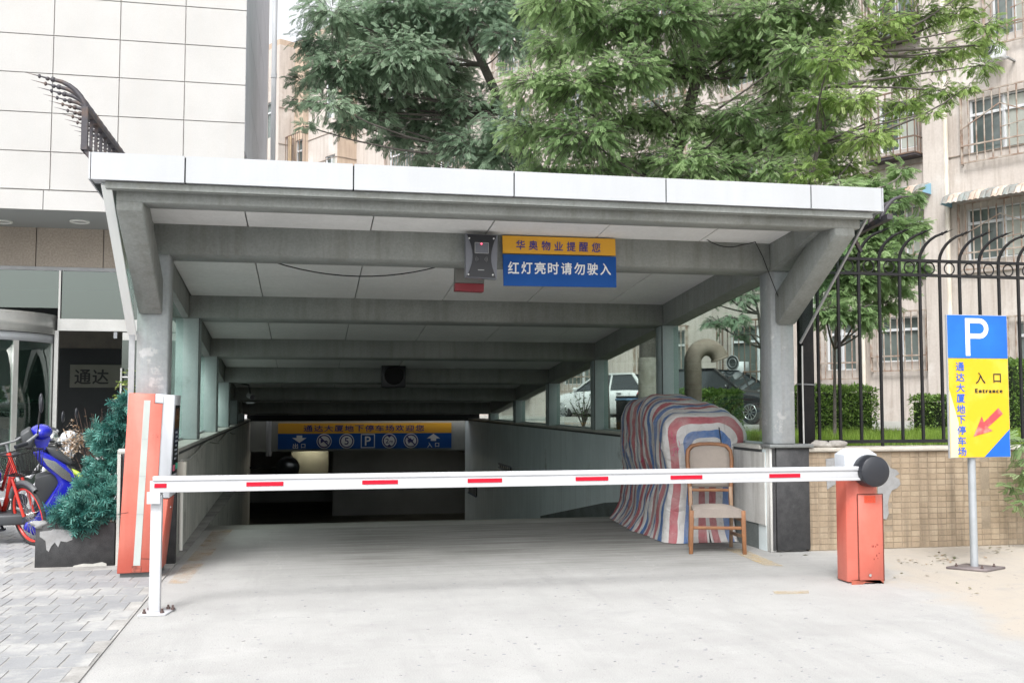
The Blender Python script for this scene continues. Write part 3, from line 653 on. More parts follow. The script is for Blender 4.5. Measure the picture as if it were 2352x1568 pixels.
# cables
def cable(pts, r, m, label, cat='cable', n=6):
    b = MB(); b.tube(pts, r, n); return tag(b.build('cable', m), label, cat)
def sag(a, c, d, n=14):
    a, c = Vector(a), Vector(c); return [a.lerp(c, i / n) - Vector((0, 0, d * 4 * (i / n) * (1 - i / n))) for i in range(n + 1)]
cable(sag(at(588, 588, 9.86), at(1045, 601, 9.95), .17), .006, M_black, 'thin black cable sagging left of the red based box')
cable(sag(at(1620, 548, 9.48), at(1705, 562, 9.48), .05, 8) + [at(1706, 562, 9.48), at(1735, 556, 9.48), at(1752, 590, 9.5), at(1775, 650, 9.52), at(1795, 700, 9.53)], .005, M_black, 'thin black cable looping along the beam to the right pillar')
cable([Vector((XL(yy) + .03 + (0 if i else .03), yy, 1.0 - .05 * math.sin(i * 1.3) - .05)) for i, yy in enumerate(np.linspace(10.3, 21, 12))], .016, M_ledge, 'pale conduit pipe running under the left ledge of the ramp')
b = MB(); p = Vector((-1.21, 10.02, 0)); b.tube([(-1.16, 10.08, .12), (-1.165, 10.08, .8), (-1.17, 10.1, .93)], .02, 8); b.tube([(-1.215, 10.07, .18), (-1.215, 10.07, .8)], .013, 8)
tag(b.build('conduit', mat('pale_conduit', (.62, .62, .57), .6)), 'pale vertical conduit down the end of the left ramp wall', 'conduit')
b = MB(); b.box(-1.20, -1.12, 10.04, 10.1, .80, .95); tag(b.build('junction_box', mat('cream_box', (.60, .58, .50), .6), bevel=.004, seg=1), 'small cream junction box at the top of the left ramp wall', 'junction box')

# ================================================================= BARRIER GATE
A0, A1 = at(355, 1110, 7.82), at(1982, 1085, 7.80)     # arm ends
gx0, gx1 = at(1928, 1340, 8.0).x, ong(2038, 1342).x
gy = 7.80
t = thing('barrier_gate', 'orange red parking barrier gate with white cap and long white arm across the entrance', 'barrier gate', ((gx0 + gx1) / 2, gy + .15, 0))
w = gx1 - gx0; xc = (gx0 + gx1) / 2; zt = at(1980, 1032, gy).z; zo = at(1980, 1098, gy).z
def octa(inset, y0, y1, c=.055):
    return [(gx0 + c + inset, y0 + inset), (gx1 - c - inset, y0 + inset), (gx1 - inset, y0 + c + inset), (gx1 - inset, y1 - c - inset), (gx1 - c - inset, y1 - inset), (gx0 + c + inset, y1 - inset), (gx0 + inset, y1 - c - inset), (gx0 + inset, y0 + c + inset)]
P_ = octa(0, gy, gy + .30, .07)
b = MB(); b.prism(P_, 'z', .01, zo); b.build('housing', M_orange, t, bevel=.008, seg=2)
b = MB(); c0 = [(x, y, zo + .002) for x, y in octa(-.004, gy, gy + .3, .07)]; zc_ = zt - .045; c1 = [(x, y, zc_) for x, y in octa(-.004, gy, gy + .3, .07)]; c2 = [(x, y, zt) for x, y in octa(.055, gy, gy + .3, .05)]
n = 8; b.add(c0 + c1 + c2, [tuple(range(n))[::-1], tuple(range(16, 24))] + [(i, (i + 1) % n, (i + 1) % n + n, i + n) for i in range(n)] + [(i + n, (i + 1) % n + n, (i + 1) % n + 2 * n, i + 2 * n) for i in range(n)])
b.build('cap', mat('cap_white', (.58, .61, .66), .4, 0, (.53, .56, .61), 3), t, bevel=.004)
dx0, dx1 = at(1970, 1200, gy).x, at(2028, 1200, gy).x; dz0, dz1 = at(2000, 1333, gy).z, at(2000, 1134, gy).z
b = MB()
for a, c_ in (((dx0, dz0), (dx1, dz0)), ((dx1, dz0), (dx1, dz1)), ((dx1, dz1), (dx0, dz1)), ((dx0, dz1), (dx0, dz0))):
    b.bar((a[0], gy - .001, a[1]), (c_[0], gy - .001, c_[1]), .007, .004, upv=(0, 1, 0))
b.build('door_gap', mat('dark_gap', (.12, .03, .02), .8), t)
b = MB(); b.box(dx0 + .006, dx1 - .006, gy - .006, gy + .002, dz0 + .006, dz1 - .006); d = b.build('door', M_orange, t, bevel=.003, seg=1)
p = at(1998, 1320, gy - .01); b = MB(); b.disc((p.x, gy - .012, p.z), (0, 1, 0), .012, .014, 16); b.build('lock', M_chrome, d)
p0, p1 = at(1985, 1138, gy - .008), at(2011, 1154, gy - .008); b = MB(); b.box(p0.x, p1.x, gy - .0075, gy - .006, p1.z, p0.z); b.build('sticker', mat('sticker_red', (.62, .07, .03), .4, fine=.2, fscale=120), d)
b = MB()
rr = random.Random(5)
for k in range(9):
    q = at(2012 + rr.uniform(-9, 9), 1262 + rr.uniform(-18, 22), gy - .007); b.box(q.x - rr.uniform(.002, .008), q.x + .003, gy - .0072, gy - .006, q.z - rr.uniform(.002, .014), q.z + .004, )
b.build('scratches', mat('scratch_maroon', (.25, .04, .03), .7), d)
# torn base
b = MB(); b.prism([(gx0, 0), (gx0 + .1, 0), (gx0 + .13, .02), (gx0 + .2, .012), (gx0 + .26, .03), (gx1 - .1, .015), (gx1, 0), (gx1, .04), (gx0, .04)], 'y', gy - .004, gy - .001); b.build('rusted_skirt', mat('rusty_orange', (.40, .10, .06), .7, 0, (.2, .05, .03), 12), t)
# hub
hc = at(2007, 1082, gy - .1); hr = .135
b = MB(); b.tube([(hc.x, gy - .0, hc.z), (hc.x, gy - .06, hc.z), (hc.x, gy - .13, hc.z), (hc.x, gy - .145, hc.z)], [hr, hr, hr * .93, hr * .55], 32)
b.prism([(hc.x + .02, hc.z + .11), (hc.x - .06, hc.z + .085), (A1.x - .0, hc.z + .085), (A1.x, hc.z - .07), (hc.x - .06, hc.z - .09), (hc.x, hc.z - .12)], 'y', gy - .125, gy - .01); b.build('arm_hub', M_blackpl, t, bevel=.004)
# arm
ah = .058
ay = gy - .075
ux = (A1 - A0); ux.y = 0; ux.normalize(); uz = Vector((-ux.z, 0, ux.x))
def armbox(u0, u1, z0, z1, y0, y1):
    b = MB(); v = []
    O = Vector((A0.x, 0, A0.z))
    for yy in (y0, y1):
        for u, z in ((u0, z0), (u1, z0), (u1, z1), (u0, z1)): q = O + ux * u + uz * z; v.append((q.x, yy, q.z))
    b.add(v, [(0, 1, 2, 3), (7, 6, 5, 4), (0, 4, 5, 1), (1, 5, 6, 2), (2, 6, 7, 3), (3, 7, 4, 0)]); return b
AL = (A1 - A0).length
b = armbox(0, AL, -ah, ah, ay, ay + .045); b.v += armbox(0, AL, ah * .42, ah, ay - .009, ay - .0005).v; b.f += [tuple(i + 8 for i in f) for f in b.f[:6]]; b.sm += [False] * 6
o2 = armbox(0, AL, -ah, -ah * .62, ay - .009, ay - .0005); n0 = len(b.v); b.v += o2.v; b.f += [tuple(i + n0 for i in f) for f in o2.f]; b.sm += o2.sm
arm = b.build('arm', M_paintwhite, t, bevel=.004)
for px0, px1 in ((355, 383), (566, 651), (832, 914), (1074, 1153), (1322, 1397), (1540, 1613), (1767, 1838)):
    u0 = (at(px0, 1100, ay) - A0).dot(ux); u1 = (at(px1, 1100, ay) - A0).dot(ux)
    b = armbox(max(u0, .001), u1, -ah * .42, ah * .12, ay - .004, ay - .0008); b.build('reflector_strip', M_red, arm)
# support post
px = ong(350, 1400); t = thing('arm_rest_post', 'white steel post with forked top and bolted base holding up the arm end', 'post', (px.x, px.y, 0))
pb = ong(350, 1402); pt = at(378, 1135, ay + .03); X0 = pb.x; PY = ay + .02
X0 = A0.x + .03
b = MB(); b.box(X0 - .038, X0 + .038, PY - .035, PY + .035, .014, A0.z - ah - .02); b.build('post', M_paintwhite, t, bevel=.004)
b = MB(); b.prism([(X0 - .10, PY - .12), (X0 + .09, PY - .12), (X0 + .135, PY + .10), (X0 - .07, PY + .10)], 'z', .001, .014); b.build('base_plate', M_paintwhite, t, bevel=.002, seg=1)
b = MB(); b.box(X0 - .06, X0 + .03, PY - .075, PY - .066, A0.z - ah - .075, A0.z - ah + .01); b.box(X0 - .06, X0 + .03, PY - .066, PY + .06, A0.z - ah - .03, A0.z - ah - .008); b.box(X0 - .06, X0 + .03, PY + .06, PY + .07, A0.z - ah - .06, A0.z - ah + .08)
b.build('fork', M_paintwhite, t)
for dx, dy in ((-.06, -.08), (.06, -.08), (.085, .06), (-.045, .06), (.12, .03)):
    b = MB(); b.cyl((X0 + dx, PY + dy, .012), (X0 + dx, PY + dy, .045), .008, n=8); b.cyl((X0 + dx, PY + dy, .014), (X0 + dx, PY + dy, .028), .015, n=6); b.build('bolt', mat('bolt_brown', (.09, .06, .055), .6) if dx == -.06 else bpy.data.materials['bolt_brown'], t)

# ================================================================= TICKET MACHINE
ty = 9.25
def TZ(px, py): q = at(px, py, ty); return (q.x, q.z)
t = thing('ticket_machine', 'tall leaning orange ticket machine with a grey head and dark screen beside the left pillar', 'ticket machine', (TZ(320, 1320)[0], ty, 0))
TD = .42
tl, bl = TZ(296, 902), TZ(268, 1317); tr, br_ = TZ(402, 907), TZ(366, 1312)
def lerp2(a, c_, f): return (a[0] + (c_[0] - a[0]) * f, a[1] + (c_[1] - a[1]) * f)
e_t = TZ(373, 905); k1 = TZ(373, 926)
mid = TZ(387, 1145)
b = MB(); b.prism([tl, TZ(357, 904), TZ(355, 926), TZ(374, 927), TZ(360, 1145), TZ(386, 1146), br_, bl], 'y', ty, ty + TD); b.build('body', M_orange, t, bevel=.005, seg=1)
M_head = mat('head_grey', (.52, .54, .57), .4, 0, (.47, .49, .52), 3)
b = MB(); b.prism([TZ(357.6, 904), tr, TZ(389, 1143), TZ(361, 1143), TZ(375, 926), TZ(356, 925)], 'y', ty - .003, ty + TD + .003); hd_ = b.build('head', M_head, t, bevel=.004, seg=1)
b = MB(); b.bar((TZ(376, 906)[0], ty - .004, TZ(376, 906)[1]), (TZ(362, 1140)[0], ty - .004, TZ(362, 1140)[1]), .004, .003, upv=(0, 1, 0)); b.build('seam', M_grey, hd_)
b = MB(); b.prism([TZ(331, 919), TZ(346, 919), TZ(322, 1298), TZ(306, 1298)], 'y', ty - .004, ty - .001); lens_ = b.build('light_strip', mat('frosted_strip', (.42, .46, .44), .35, 0, (.37, .40, .38), 4), t)
for py in (1008, 1093, 1180):
    f = (py - 919) / 379; xa = 331 - 25 * f; b = MB(); q0 = TZ(xa, py); q1 = TZ(xa + 15.5, py); b.bar((q0[0], ty - .005, q0[1]), (q1[0], ty - .005, q1[1]), .003, .002, upv=(0, 1, 0)); b.build('strip_joint', M_grey, lens_)
b = MB(); b.box(TZ(303, 1298)[0], TZ(325, 1298)[0], ty - .003, ty - .001, TZ(303, 1314)[1], TZ(303, 1299)[1]); b.build('rust_stain', mat('rust_stain', (.16, .05, .035), .8, 0, (.4, .1, .07), 30), t)
b = MB(); b.box(TZ(274, 1320)[0], TZ(362, 1320)[0], ty + .03, ty + TD - .03, 0, .07); b.build('plinth', mat('plinth_grey', (.10, .11, .11), .6), t)
# screen on the driver's side: it follows the slanted side
def side(f, d, lift=.004):          # f down the head side 0..1, d across the depth 0..1
    a, c_ = Vector((tr[0], 0, tr[1])), Vector((TZ(389, 1143)[0], 0, TZ(389, 1143)[1])); q = a.lerp(c_, f); nrm = Vector((1, 0, .06)).normalized(); q = q + nrm * lift; return Vector((q.x, ty + TD * d, q.z))
def sideplate(f0, f1, d0, d1, l0, l1, name, m, par):
    b = MB(); b.hexa([side(f1, d0, l0), side(f1, d0, l1), side(f1, d1, l1), side(f1, d1, l0)], [side(f0, d0, l0), side(f0, d0, l1), side(f0, d1, l1), side(f0, d1, l0)]); return b.build(name, m, par)
scr = sideplate(.10, .78, .12, .88, .003, .006, 'screen_panel', mat('screen_black', (.015, .018, .024), .12), t)
sideplate(.13, .24, .2, .8, .0065, .008, 'display', mat('display_brown', (.10, .045, .03), .2), scr)
for k in range(7):
    f = .36 + k * .043; sideplate(f, f + .02, .3 + .1 * (k % 2), .62 + .05 * (k % 3), .0065, .0075, 'printed_line', mat('panel_print', (.30, .34, .38), .4) if k == 0 else bpy.data.materials['panel_print'], scr)
sideplate(.69, .745, .18, .42, .0065, .012, 'button', mat('button_pink', (.55, .12, .18), .4), scr); sideplate(.68, .74, .62, .85, .0065, .012, 'button', mat('button_green', (.04, .35, .22), .4), scr)
q = TZ(386, 1166); b = MB(); b.disc((q[0] + .012, ty + .08, q[1]), (1, 0, 0), .008, .006, 12); b.build('side_lock', M_chrome, t)
b = MB(); q0 = TZ(276, 1179); q1 = TZ(295, 1176); b.bar((q0[0], ty - .002, q0[1]), (q1[0], ty - .002, q1[1]), .003, .002, upv=(0, 1, 0)); q0 = TZ(318, 1282); q1 = TZ(348, 1283); b.bar((q0[0], ty - .002, q0[1]), (q1[0], ty - .002, q1[1]), .003, .002, upv=(0, 1, 0)); b.build('panel_scratch', M_dark, t)

# ================================================================= ENTRANCE SIGN
g = ong(2243, 1306); sy = g.y
t = thing('parking_sign', 'blue and yellow P entrance sign with red arrow on a grey pole with bolted base', 'sign', (g.x, sy, 0))
vr = Vector((1, 0, 0)); ys = sy - .03
def SP(px, py): q = at(px, py, ys); return (q.x, q.z)
xl, xr = (SP(2175, 900)[0] + SP(2183, 900)[0]) / 2 + 0, SP(2318, 900)[0]; zt, zb = SP(2245, 723)[1], SP(2245, 1051)[1]; zm = SP(2245, 823)[1]; W_ = xr - xl
BLU = mat('bright_sign_blue', (.002, .10, .47), .5, 0, (.006, .135, .55), 2, fine=.02); YEL = mat('bright_sign_yellow', (.60, .39, .006), .5, 0, (.66, .48, .06), 3, lo=.5, hi=.75, fine=.02); CRM = mat('peeled_cream', (.58, .54, .40), .5, 0, (.64, .56, .34), 6)
b = MB(); b.box(xl, xr, ys + .006, ys + .03, zb, zt); b.build('panel_box', M_white, t)
b = MB(); b.box(xl + .006, xr - .006, ys, ys + .005, zm + .004, zt - .006); b.build('blue_field', BLU, t)
b = MB(); b.box(xl + .006, xr - .006, ys, ys + .005, zb + .006, zm - .002); b.build('yellow_field', YEL, t)
b = MB(); b.prism([(xl + .006, zb + .006), (xl + .13 * W_, zb + .006), (xl + .15 * W_, zb + .32), (xl + .09 * W_, zb + .45), (xl + .006, zb + .62)], 'y', ys - .0012, ys - .0002); b.build('bleached_patch', CRM, t)
b = MB(); b.prism([(xl + .56 * W_, zb + .008), (xr - .008, zb + .008), (xr - .008, zb + .34 * .76)], 'y', ys - .0014, ys - .0002); b.build('blue_corner', BLU, t)
b = MB(); pz0, pz1 = SP(2240, 817)[1], SP(2240, 731)[1]; hx = SP(2218, 800)[0]; sw = .045
hh = (pz1 - pz0); b.box(hx, hx + sw, ys - .002, ys - .0003, pz0, pz1)
b.build('lettering', SW, t); b = MB()
pts_o, pts_i = [], []; cx_ = hx + .115; zc2 = pz1 - .27 * hh; ro = .27 * hh; ri = ro - .045
outer = [(hx + sw, pz1)] + [(cx_ + .03 + ro * math.sin(a), zc2 + ro * math.cos(a)) for a in np.linspace(0, math.pi, 14)] + [(hx + sw, zc2 - ro)]
inner = [(hx + sw, zc2 + ri)] + [(cx_ + .03 + ri * math.sin(a), zc2 + ri * math.cos(a)) for a in np.linspace(0, math.pi, 14)] + [(hx + sw, zc2 - ri)]
n_ = len(outer); v = [(x, ys - .002, z) for x, z in outer + inner]; b.add(v, [(i, i + 1, i + 1 + n_, i + n_)[::-1] for i in range(n_ - 1)]); b.build('lettering', SW, t)
q = SP(2206, 933); han('通达大厦地下停车场', (SP(2207, 940)[0], ys - .0006, (SP(2200, 832)[1] + SP(2200, 1046)[1]) / 2), (1, 0, 0), (0, 0, 1), (SP(2200, 842)[1] - SP(2200, 1037)[1]) / 8, .078, mat('sign_royal', (.02, .10, .50), .4), t, vertical=True, w=.088)
MB_ = mat('sign_black', (.015, .012, .012), .5)
q = at(2271, 868, ys - .001); han('入口', q, (1, 0, 0), (0, 0, 1), .172, .105, MB_, t, w=.10)
q = at(2271, 897, ys - .001); lettering('Entrance', q, (1, 0, 0), (0, 0, 1), .285, .04, MB_, t)
a, c_ = at(2298, 943, ys), at(2236, 1002, ys); dv = (c_ - a); dv.y = 0; L_ = dv.length; dv.normalize(); nv = Vector((-dv.z, 0, dv.x))
def av(u, v): q = a + dv * u + nv * v; return (q.x, q.z)
b = MB(); b.prism([av(0, .035), av(L_ * .55, .03), av(L_ * .5, .085), av(L_, 0), av(L_ * .5, -.085), av(L_ * .55, -.03), av(0, -.035)], 'y', ys - .003, ys - .0015); b.build('arrow', mat('arrow_red', (.72, .06, .07), .35, 0, (.80, .22, .18), 7, lo=.45, hi=.6), t)
b = MB(); b.cyl((g.x, sy + .03, .012), (g.x, sy + .03, zt - .2), .034, n=18); b.build('pole', mat('galvanised_pole', (.42, .45, .48), .45, .4, (.36, .39, .41), 6), t)
b = MB(); b.prism([(g.x - .27, sy + .06), (g.x - .03, sy - .18), (g.x + .26, sy - .05), (g.x + .04, sy + .2)], 'z', .001, .022); b.build('base_plate', mat('plate_brown', (.20, .17, .17), .6, .2, (.14, .12, .12), 8), t, bevel=.003, seg=1)
for dx, dy in ((-.17, .05), (-.03, -.12), (.15, -.04), (.05, .13)):
    b = MB(); b.cyl((g.x + dx, sy + dy, .02), (g.x + dx, sy + dy, .05), .007, n=8); b.cyl((g.x + dx, sy + dy, .022), (g.x + dx, sy + dy, .034), .014, n=6); b.build('bolt', bpy.data.materials['bolt_brown'], t)

# ================================================================= CHAIR
M_wood = mat('honey_wood', (.25, .115, .05), .5, 0, (.17, .075, .032), 8, coords='obj', fine=.12, fscale=50); M_wood2 = mat('faded_wood', (.30, .20, .13), .6, 0, (.22, .14, .09), 9, coords='obj')
M_uph = mat('taupe_upholstery', (.27, .235, .205), .9, 0, (.22, .19, .17), 5, coords='obj', fine=.10, fscale=220, bump=.2, bscale=300)
cf = (ong(1592, 1272) + ong(1705, 1272)) / 2; d = ong(1705, 1272) - ong(1592, 1272)
t = thing('chair', 'old wooden dining chair with taupe upholstery standing in front of the striped tarpaulin', 'chair', (cf.x, cf.y, 0), local=True)
t.rotation_euler = (0, 0, math.atan2(d.y, d.x) - R(3)); t.scale = (1.13, 1.05, 1.02)
SHh = .425                                             # local frame: x along the front, y backwards
for s_ in (-1, 1):
    b = MB(); b.hexa([(s_ * .235 - .017, -.017, 0), (s_ * .235 + .017, -.017, 0), (s_ * .235 + .017, .017, 0), (s_ * .235 - .017, .017, 0)], [(s_ * .225 - .021, -.021, SHh), (s_ * .225 + .021, -.021, SHh), (s_ * .225 + .021, .021, SHh), (s_ * .225 - .021, .021, SHh)]); b.build('leg', M_wood, t, bevel=.005)
    b = MB(); b.tube([(s_ * .19, .50, 0), (s_ * .187, .44, .22), (s_ * .185, .42, .43), (s_ * .183, .45, .62)], .022, 4, sm=False); b.build('leg', M_wood2, t, bevel=.004)
    b = MB(); b.bar((s_ * .225, .0, .345), (s_ * .187, .43, .345), .02, .07); b.build('seat_rail', M_wood2, t, bevel=.004)
    b = MB(); b.bar((s_ * .23, .0, .17), (s_ * .188, .45, .15), .02, .032); b.build('side_stretcher', M_wood2, t, bevel=.003)
b = MB(); b.bar((-.23, -.0, .255), (.23, -.0, .255), .022, .03); b.build('front_stretcher', M_wood, t, bevel=.004)
b = MB(); b.bar((-.185, .42, .345), (.185, .42, .345), .02, .06); b.build('rear_rail', M_wood2, t)
# seat cushion with domed top
b = MB(); nx, ny = 10, 8; vs = []
for j in range(ny + 1):
    for i in range(nx + 1):
        u, v = i / nx * 2 - 1, j / ny; wv = .215 - .035 * v; dome = .03 * (1 - abs(u) ** 3) * (1 - abs(2 * v - 1) ** 3); vs.append((u * wv, .0 - .02 + v * .44, .435 + dome))
fs = [(j * (nx + 1) + i, j * (nx + 1) + i + 1, (j + 1) * (nx + 1) + i + 1, (j + 1) * (nx + 1) + i) for j in range(ny) for i in range(nx)]; b.add(vs, fs, True)
rim = [(i, 0) for i in range(nx + 1)] + [(nx, j) for j in range(1, ny + 1)] + [(i, ny) for i in range(nx - 1, -1, -1)] + [(0, j) for j in range(ny - 1, 0, -1)]
rv = [vs[j * (nx + 1) + i] for i, j in rim]; m_ = len(rv); b.add(rv + [(x, y, .355) for x, y, z in rv], [(i + m_, (i + 1) % m_ + m_, (i + 1) % m_, i) for i in range(m_)], True)
b.add([(x, y, .355) for x, y, z in rv], [tuple(range(m_))[::-1]]); b.build('seat', M_uph, t)
# back: hoop frame and padded panel, raked backwards
def back(u, h): return Vector((u, .43 + (h - .43) * .13, h))
hoop = [(-.185, .43), (-.187, .60), (-.197, .75), (-.203, .90), (-.195, .985), (-.16, 1.03), (-.09, 1.048), (0, 1.052), (.09, 1.048), (.16, 1.03), (.195, .985), (.203, .90), (.197, .75), (.187, .60), (.185, .43)]
b = MB(); b.tube([back(*h) for h in hoop], .021, 8); b.build('back_frame', M_wood, t)
b = MB(); b.bar(back(-.19, .585), back(.19, .585), .028, .03); b.build('back_rail', M_wood, t, bevel=.004)
inner = [(-.17, .615)] + [(u * .91, .615 + (h - .60) * .935) for u, h in hoop[1:-1] if h > .61] + [(.17, .615)]
vs = [back(u, h) + Vector((0, -.022, 0)) for u, h in inner]; cen = back(0, .83) + Vector((0, -.04, 0)); vb = [back(u, h) + Vector((0, .02, 0)) for u, h in inner]; k = len(vs)
mid_ = [v.lerp(cen, .25) + Vector((0, -.012, 0)) for v in vs]
b = MB(); b.add(vs + mid_ + [cen] + vb, [(i, (i + 1) % k, (i + 1) % k + k, i + k)[::-1] for i in range(k)] + [(i + k, (i + 1) % k + k, 2 * k)[::-1] for i in range(k)] + [(i, i + 2 * k + 1, (i + 1) % k + 2 * k + 1, (i + 1) % k)[::-1] for i in range(k)] + [tuple(range(2 * k + 1, 3 * k + 1))], True); b.build('backrest', M_uph, t)

# ================================================================= STRIPED TARPAULIN OVER A CART
def tarp_material():
    m = bpy.data.materials.new('striped_tarpaulin'); m.use_nodes = True; t = m.node_tree; b = t.nodes['Principled BSDF']; L = t.links.new
    a = node(t, 'ShaderNodeAttribute', attribute_name='stripe'); fr = node(t, 'ShaderNodeMath', operation='FRACT'); L(a.outputs['Fac'], fr.inputs[0])
    cr = node(t, 'ShaderNodeValToRGB'); cr.color_ramp.interpolation = 'CONSTANT'; e = cr.color_ramp.elements
    W, B_, Rd = (.47, .465, .46, 1), (.06, .135, .31, 1), (.32, .09, .105, 1)
    e[0].position = 0; e[0].color = W; e[1].position = .14; e[1].color = B_
    for p, c in ((.39, W), (.64, Rd), (.89, W)): q = e.new(p); q.color = c
    L(fr.outputs[0], cr.inputs[0])
    tc = node(t, 'ShaderNodeTexCoord'); n = node(t, 'ShaderNodeTexNoise', i_Scale=3.5, i_Detail=7., i_Roughness=.7); L(tc.outputs['Object'], n.inputs['Vector'])
    r = node(t, 'ShaderNodeMapRange', i_From_Min=.42, i_From_Max=.72, i_To_Max=.6); L(n.outputs[0], r.inputs[0])
    x = node(t, 'ShaderNodeMix', data_type='RGBA'); L(r.outputs[0], x.inputs[0]); L(cr.outputs[0], x.inputs[6]); x.inputs[7].default_value = (.33, .30, .28, 1)
    L(x.outputs[2], b.inputs['Base Color']); b.inputs['Roughness'].default_value = .5
    n = node(t, 'ShaderNodeTexNoise', i_Scale=11., i_Detail=5., i_Distortion=1.2); L(tc.outputs['Object'], n.inputs['Vector']); bp = node(t, 'ShaderNodeBump', i_Strength=.8, i_Distance=.03); L(n.outputs[0], bp.inputs['Height']); L(bp.outputs[0], b.inputs['Normal'])
    return m
TY0, TLEN = 10.50, 2.35
NW, NV = 96, 60
def tarp_section(v):
    """outline of the covered cart at distance v from its front: left edge, right edge, height"""
    top = 1.37 + .20 * min(1, v / 1.1) - .08 * max(0, v - 1.6)
    xl_ = 3.84 + .10 * v; xr_ = 4.70 + .0 * v; return xl_, xr_, top
vs = []; fs = []; st = []
def ring(xl_, xr_, top, yfun, s, wob):
    for k in range(NW + 1):
        a = k / NW
        # walk: up the left side, over, down the right side
        per = [top, (xr_ - xl_), top]; tot = sum(per); u = a * tot
        r0 = (.17 + .05 * min(1, max(0, s) / .8)) * min(1, (xr_ - xl_) / .6)
        if u < per[0]: x, z, nx_, nz_ = xl_, u, -1, 0
        elif u < per[0] + per[1]: x, z, nx_, nz_ = xl_ + (u - per[0]), top, 0, 1
        else: x, z, nx_, nz_ = xr_, top - (u - per[0] - per[1]), 1, 0
        # round the shoulders
        cx_, cz_ = (xl_ + r0, top - r0) if x < (xl_ + xr_) / 2 else (xr_ - r0, top - r0)
        if z > cz_ and (x < xl_ + r0 or x > xr_ - r0):
            dd = Vector((x - cx_, z - cz_));
            if dd.length > 1e-4: dd.normalize(); x, z = cx_ + dd.x * r0, cz_ + dd.y * r0; nx_, nz_ = dd.x, dd.y
        y = yfun(x, z)
        P = Vector((x, y, z)); nn = noise.noise(P * 2.1) * .03 + noise.noise(P * 6.3 + Vector((3, 1, 7))) * .011 + (1 - abs(noise.noise(Vector((x * 1.5, y * 4.5, z * 1.1)) + Vector((9, 4, 2))))) ** 5 * .035 + (1 - abs(noise.noise(Vector((x * 4 + z * 2, y * 3, z * 3 - x)) + Vector((1, 14, 2))))) ** 8 * .012
        low = max(0, 1 - z / .34); flare = .16 * low ** 2 * (min(1, .25 + max(0, s) * .8) if x < 4.2 else .1)
        if x < 4.2: nn += -.05 * math.exp(-((z - .62) / .16) ** 2)           # rope pulled in round the waist
        bulge = .10 * math.exp(-((z - 1.12) / .14) ** 2) * math.exp(-((y - 10.75) / .22) ** 2) if x > 4.5 else 0
        P.x += nx_ * (nn * wob + flare) + bulge + (min(0, XR - .02 - x - nx_ * nn) if (x > XR - .02 and z < 1.05) else 0); P.z += nz_ * nn * wob
        P.y += (.014 if s > 0 else .012) * noise.noise(Vector((x * 1.3, s * .6, z * 2.2))) + .02 * math.sin(z * 5.5 + s * 1.5) * (.1 if s < 0 else 1) * (1 if x < 4.2 else .3) * (1 if z < 1.1 else .3) - .09 * low ** 2 * (1 if s <= .1 else .3)
        P.z = max(P.z, .006); vs.append(P); st.append((s + .012 * noise.noise(P * 3)) / .30)
rows = 0
NR = 20                                        # front face: rings shrinking from the rim
for k in range(NR):
    f = k / (NR - 1); d_ = .4345 * (1 - f); xl_, xr_, top = tarp_section(0)
    edge = .10 * (1 - min(1, d_ / .14)) ** 2
    ring(xl_ + d_, xr_ - d_, top - d_ * 1.0, lambda x, z, e=edge: TY0 - .02 + e, -d_ - .0, min(f * 1.2, .28 + .4 * f)); rows += 1
for k in range(1, NV + 1):
    v = TLEN * k / NV; xl_, xr_, top = tarp_section(v); ring(xl_, xr_, top, lambda x, z, vv=v: TY0 + .10 + vv, v, 1.0); rows += 1
xl_, xr_, top = tarp_section(TLEN)
for k in range(1, 8):
    d_ = .43 * k / 7; ring(xl_ + d_, xr_ - d_, top - d_, lambda x, z: TY0 + .14 + TLEN, TLEN + d_, .6); rows += 1
for r_ in range(rows - 1):
    for k in range(NW):
        a = r_ * (NW + 1) + k; fs.append((a, a + 1, a + NW + 2, a + NW + 1))
t = thing('tarpaulin_covered_cart', 'cart covered to the ground by a red white and blue striped tarpaulin behind the chair', 'covered cart', (4.25, 11.6, 0))
b = MB(); b.add(vs, fs, True); o = b.build('tarpaulin', tarp_material(), t)
at_ = o.data.attributes.new('stripe', 'FLOAT', 'POINT'); at_.data.foreach_set('value', st)
# rope lashings and red thread stitches
M_thread = mat('red_thread', (.45, .02, .12), .7)
bt = MB(); rr = random.Random(11)
for cx_, cz_, n_ in ((1555, 1030, 9), (1547, 1012, 6), (1462, 1045, 5), (1408, 1035, 4), (1505, 1100, 4), (1563, 1105, 4)):
    for k in range(n_):
        if cx_ > 1520: p = at(cx_ + rr.uniform(-9, 9), cz_ + rr.uniform(-16, 16), TY0 - .05)
        else: q = atX(cx_ + rr.uniform(-6, 6), cz_ + rr.uniform(-18, 18), 3.86); p = Vector((3.855 + .1 * max(0, q.y - TY0) - .04, q.y, q.z))
        a = rr.uniform(0, 6.28); e = Vector((.02 * math.cos(a), 0, .03 * math.sin(a))) if cx_ > 1520 else Vector((0, .04 * math.cos(a), .03 * math.sin(a))); bt.tube([p - e, p + e], .0025, 4)
bt.build('stitching', M_thread, t)
b = MB(); b.tube([at(1790 - 30, 1020, 10.45) * 0 + Vector((4.40, TY0 - .06, 1.24)), Vector((4.42, TY0 - .075, 1.05)), Vector((4.43, TY0 - .06, .95))], .006, 6); b.build('cord', M_black, t)

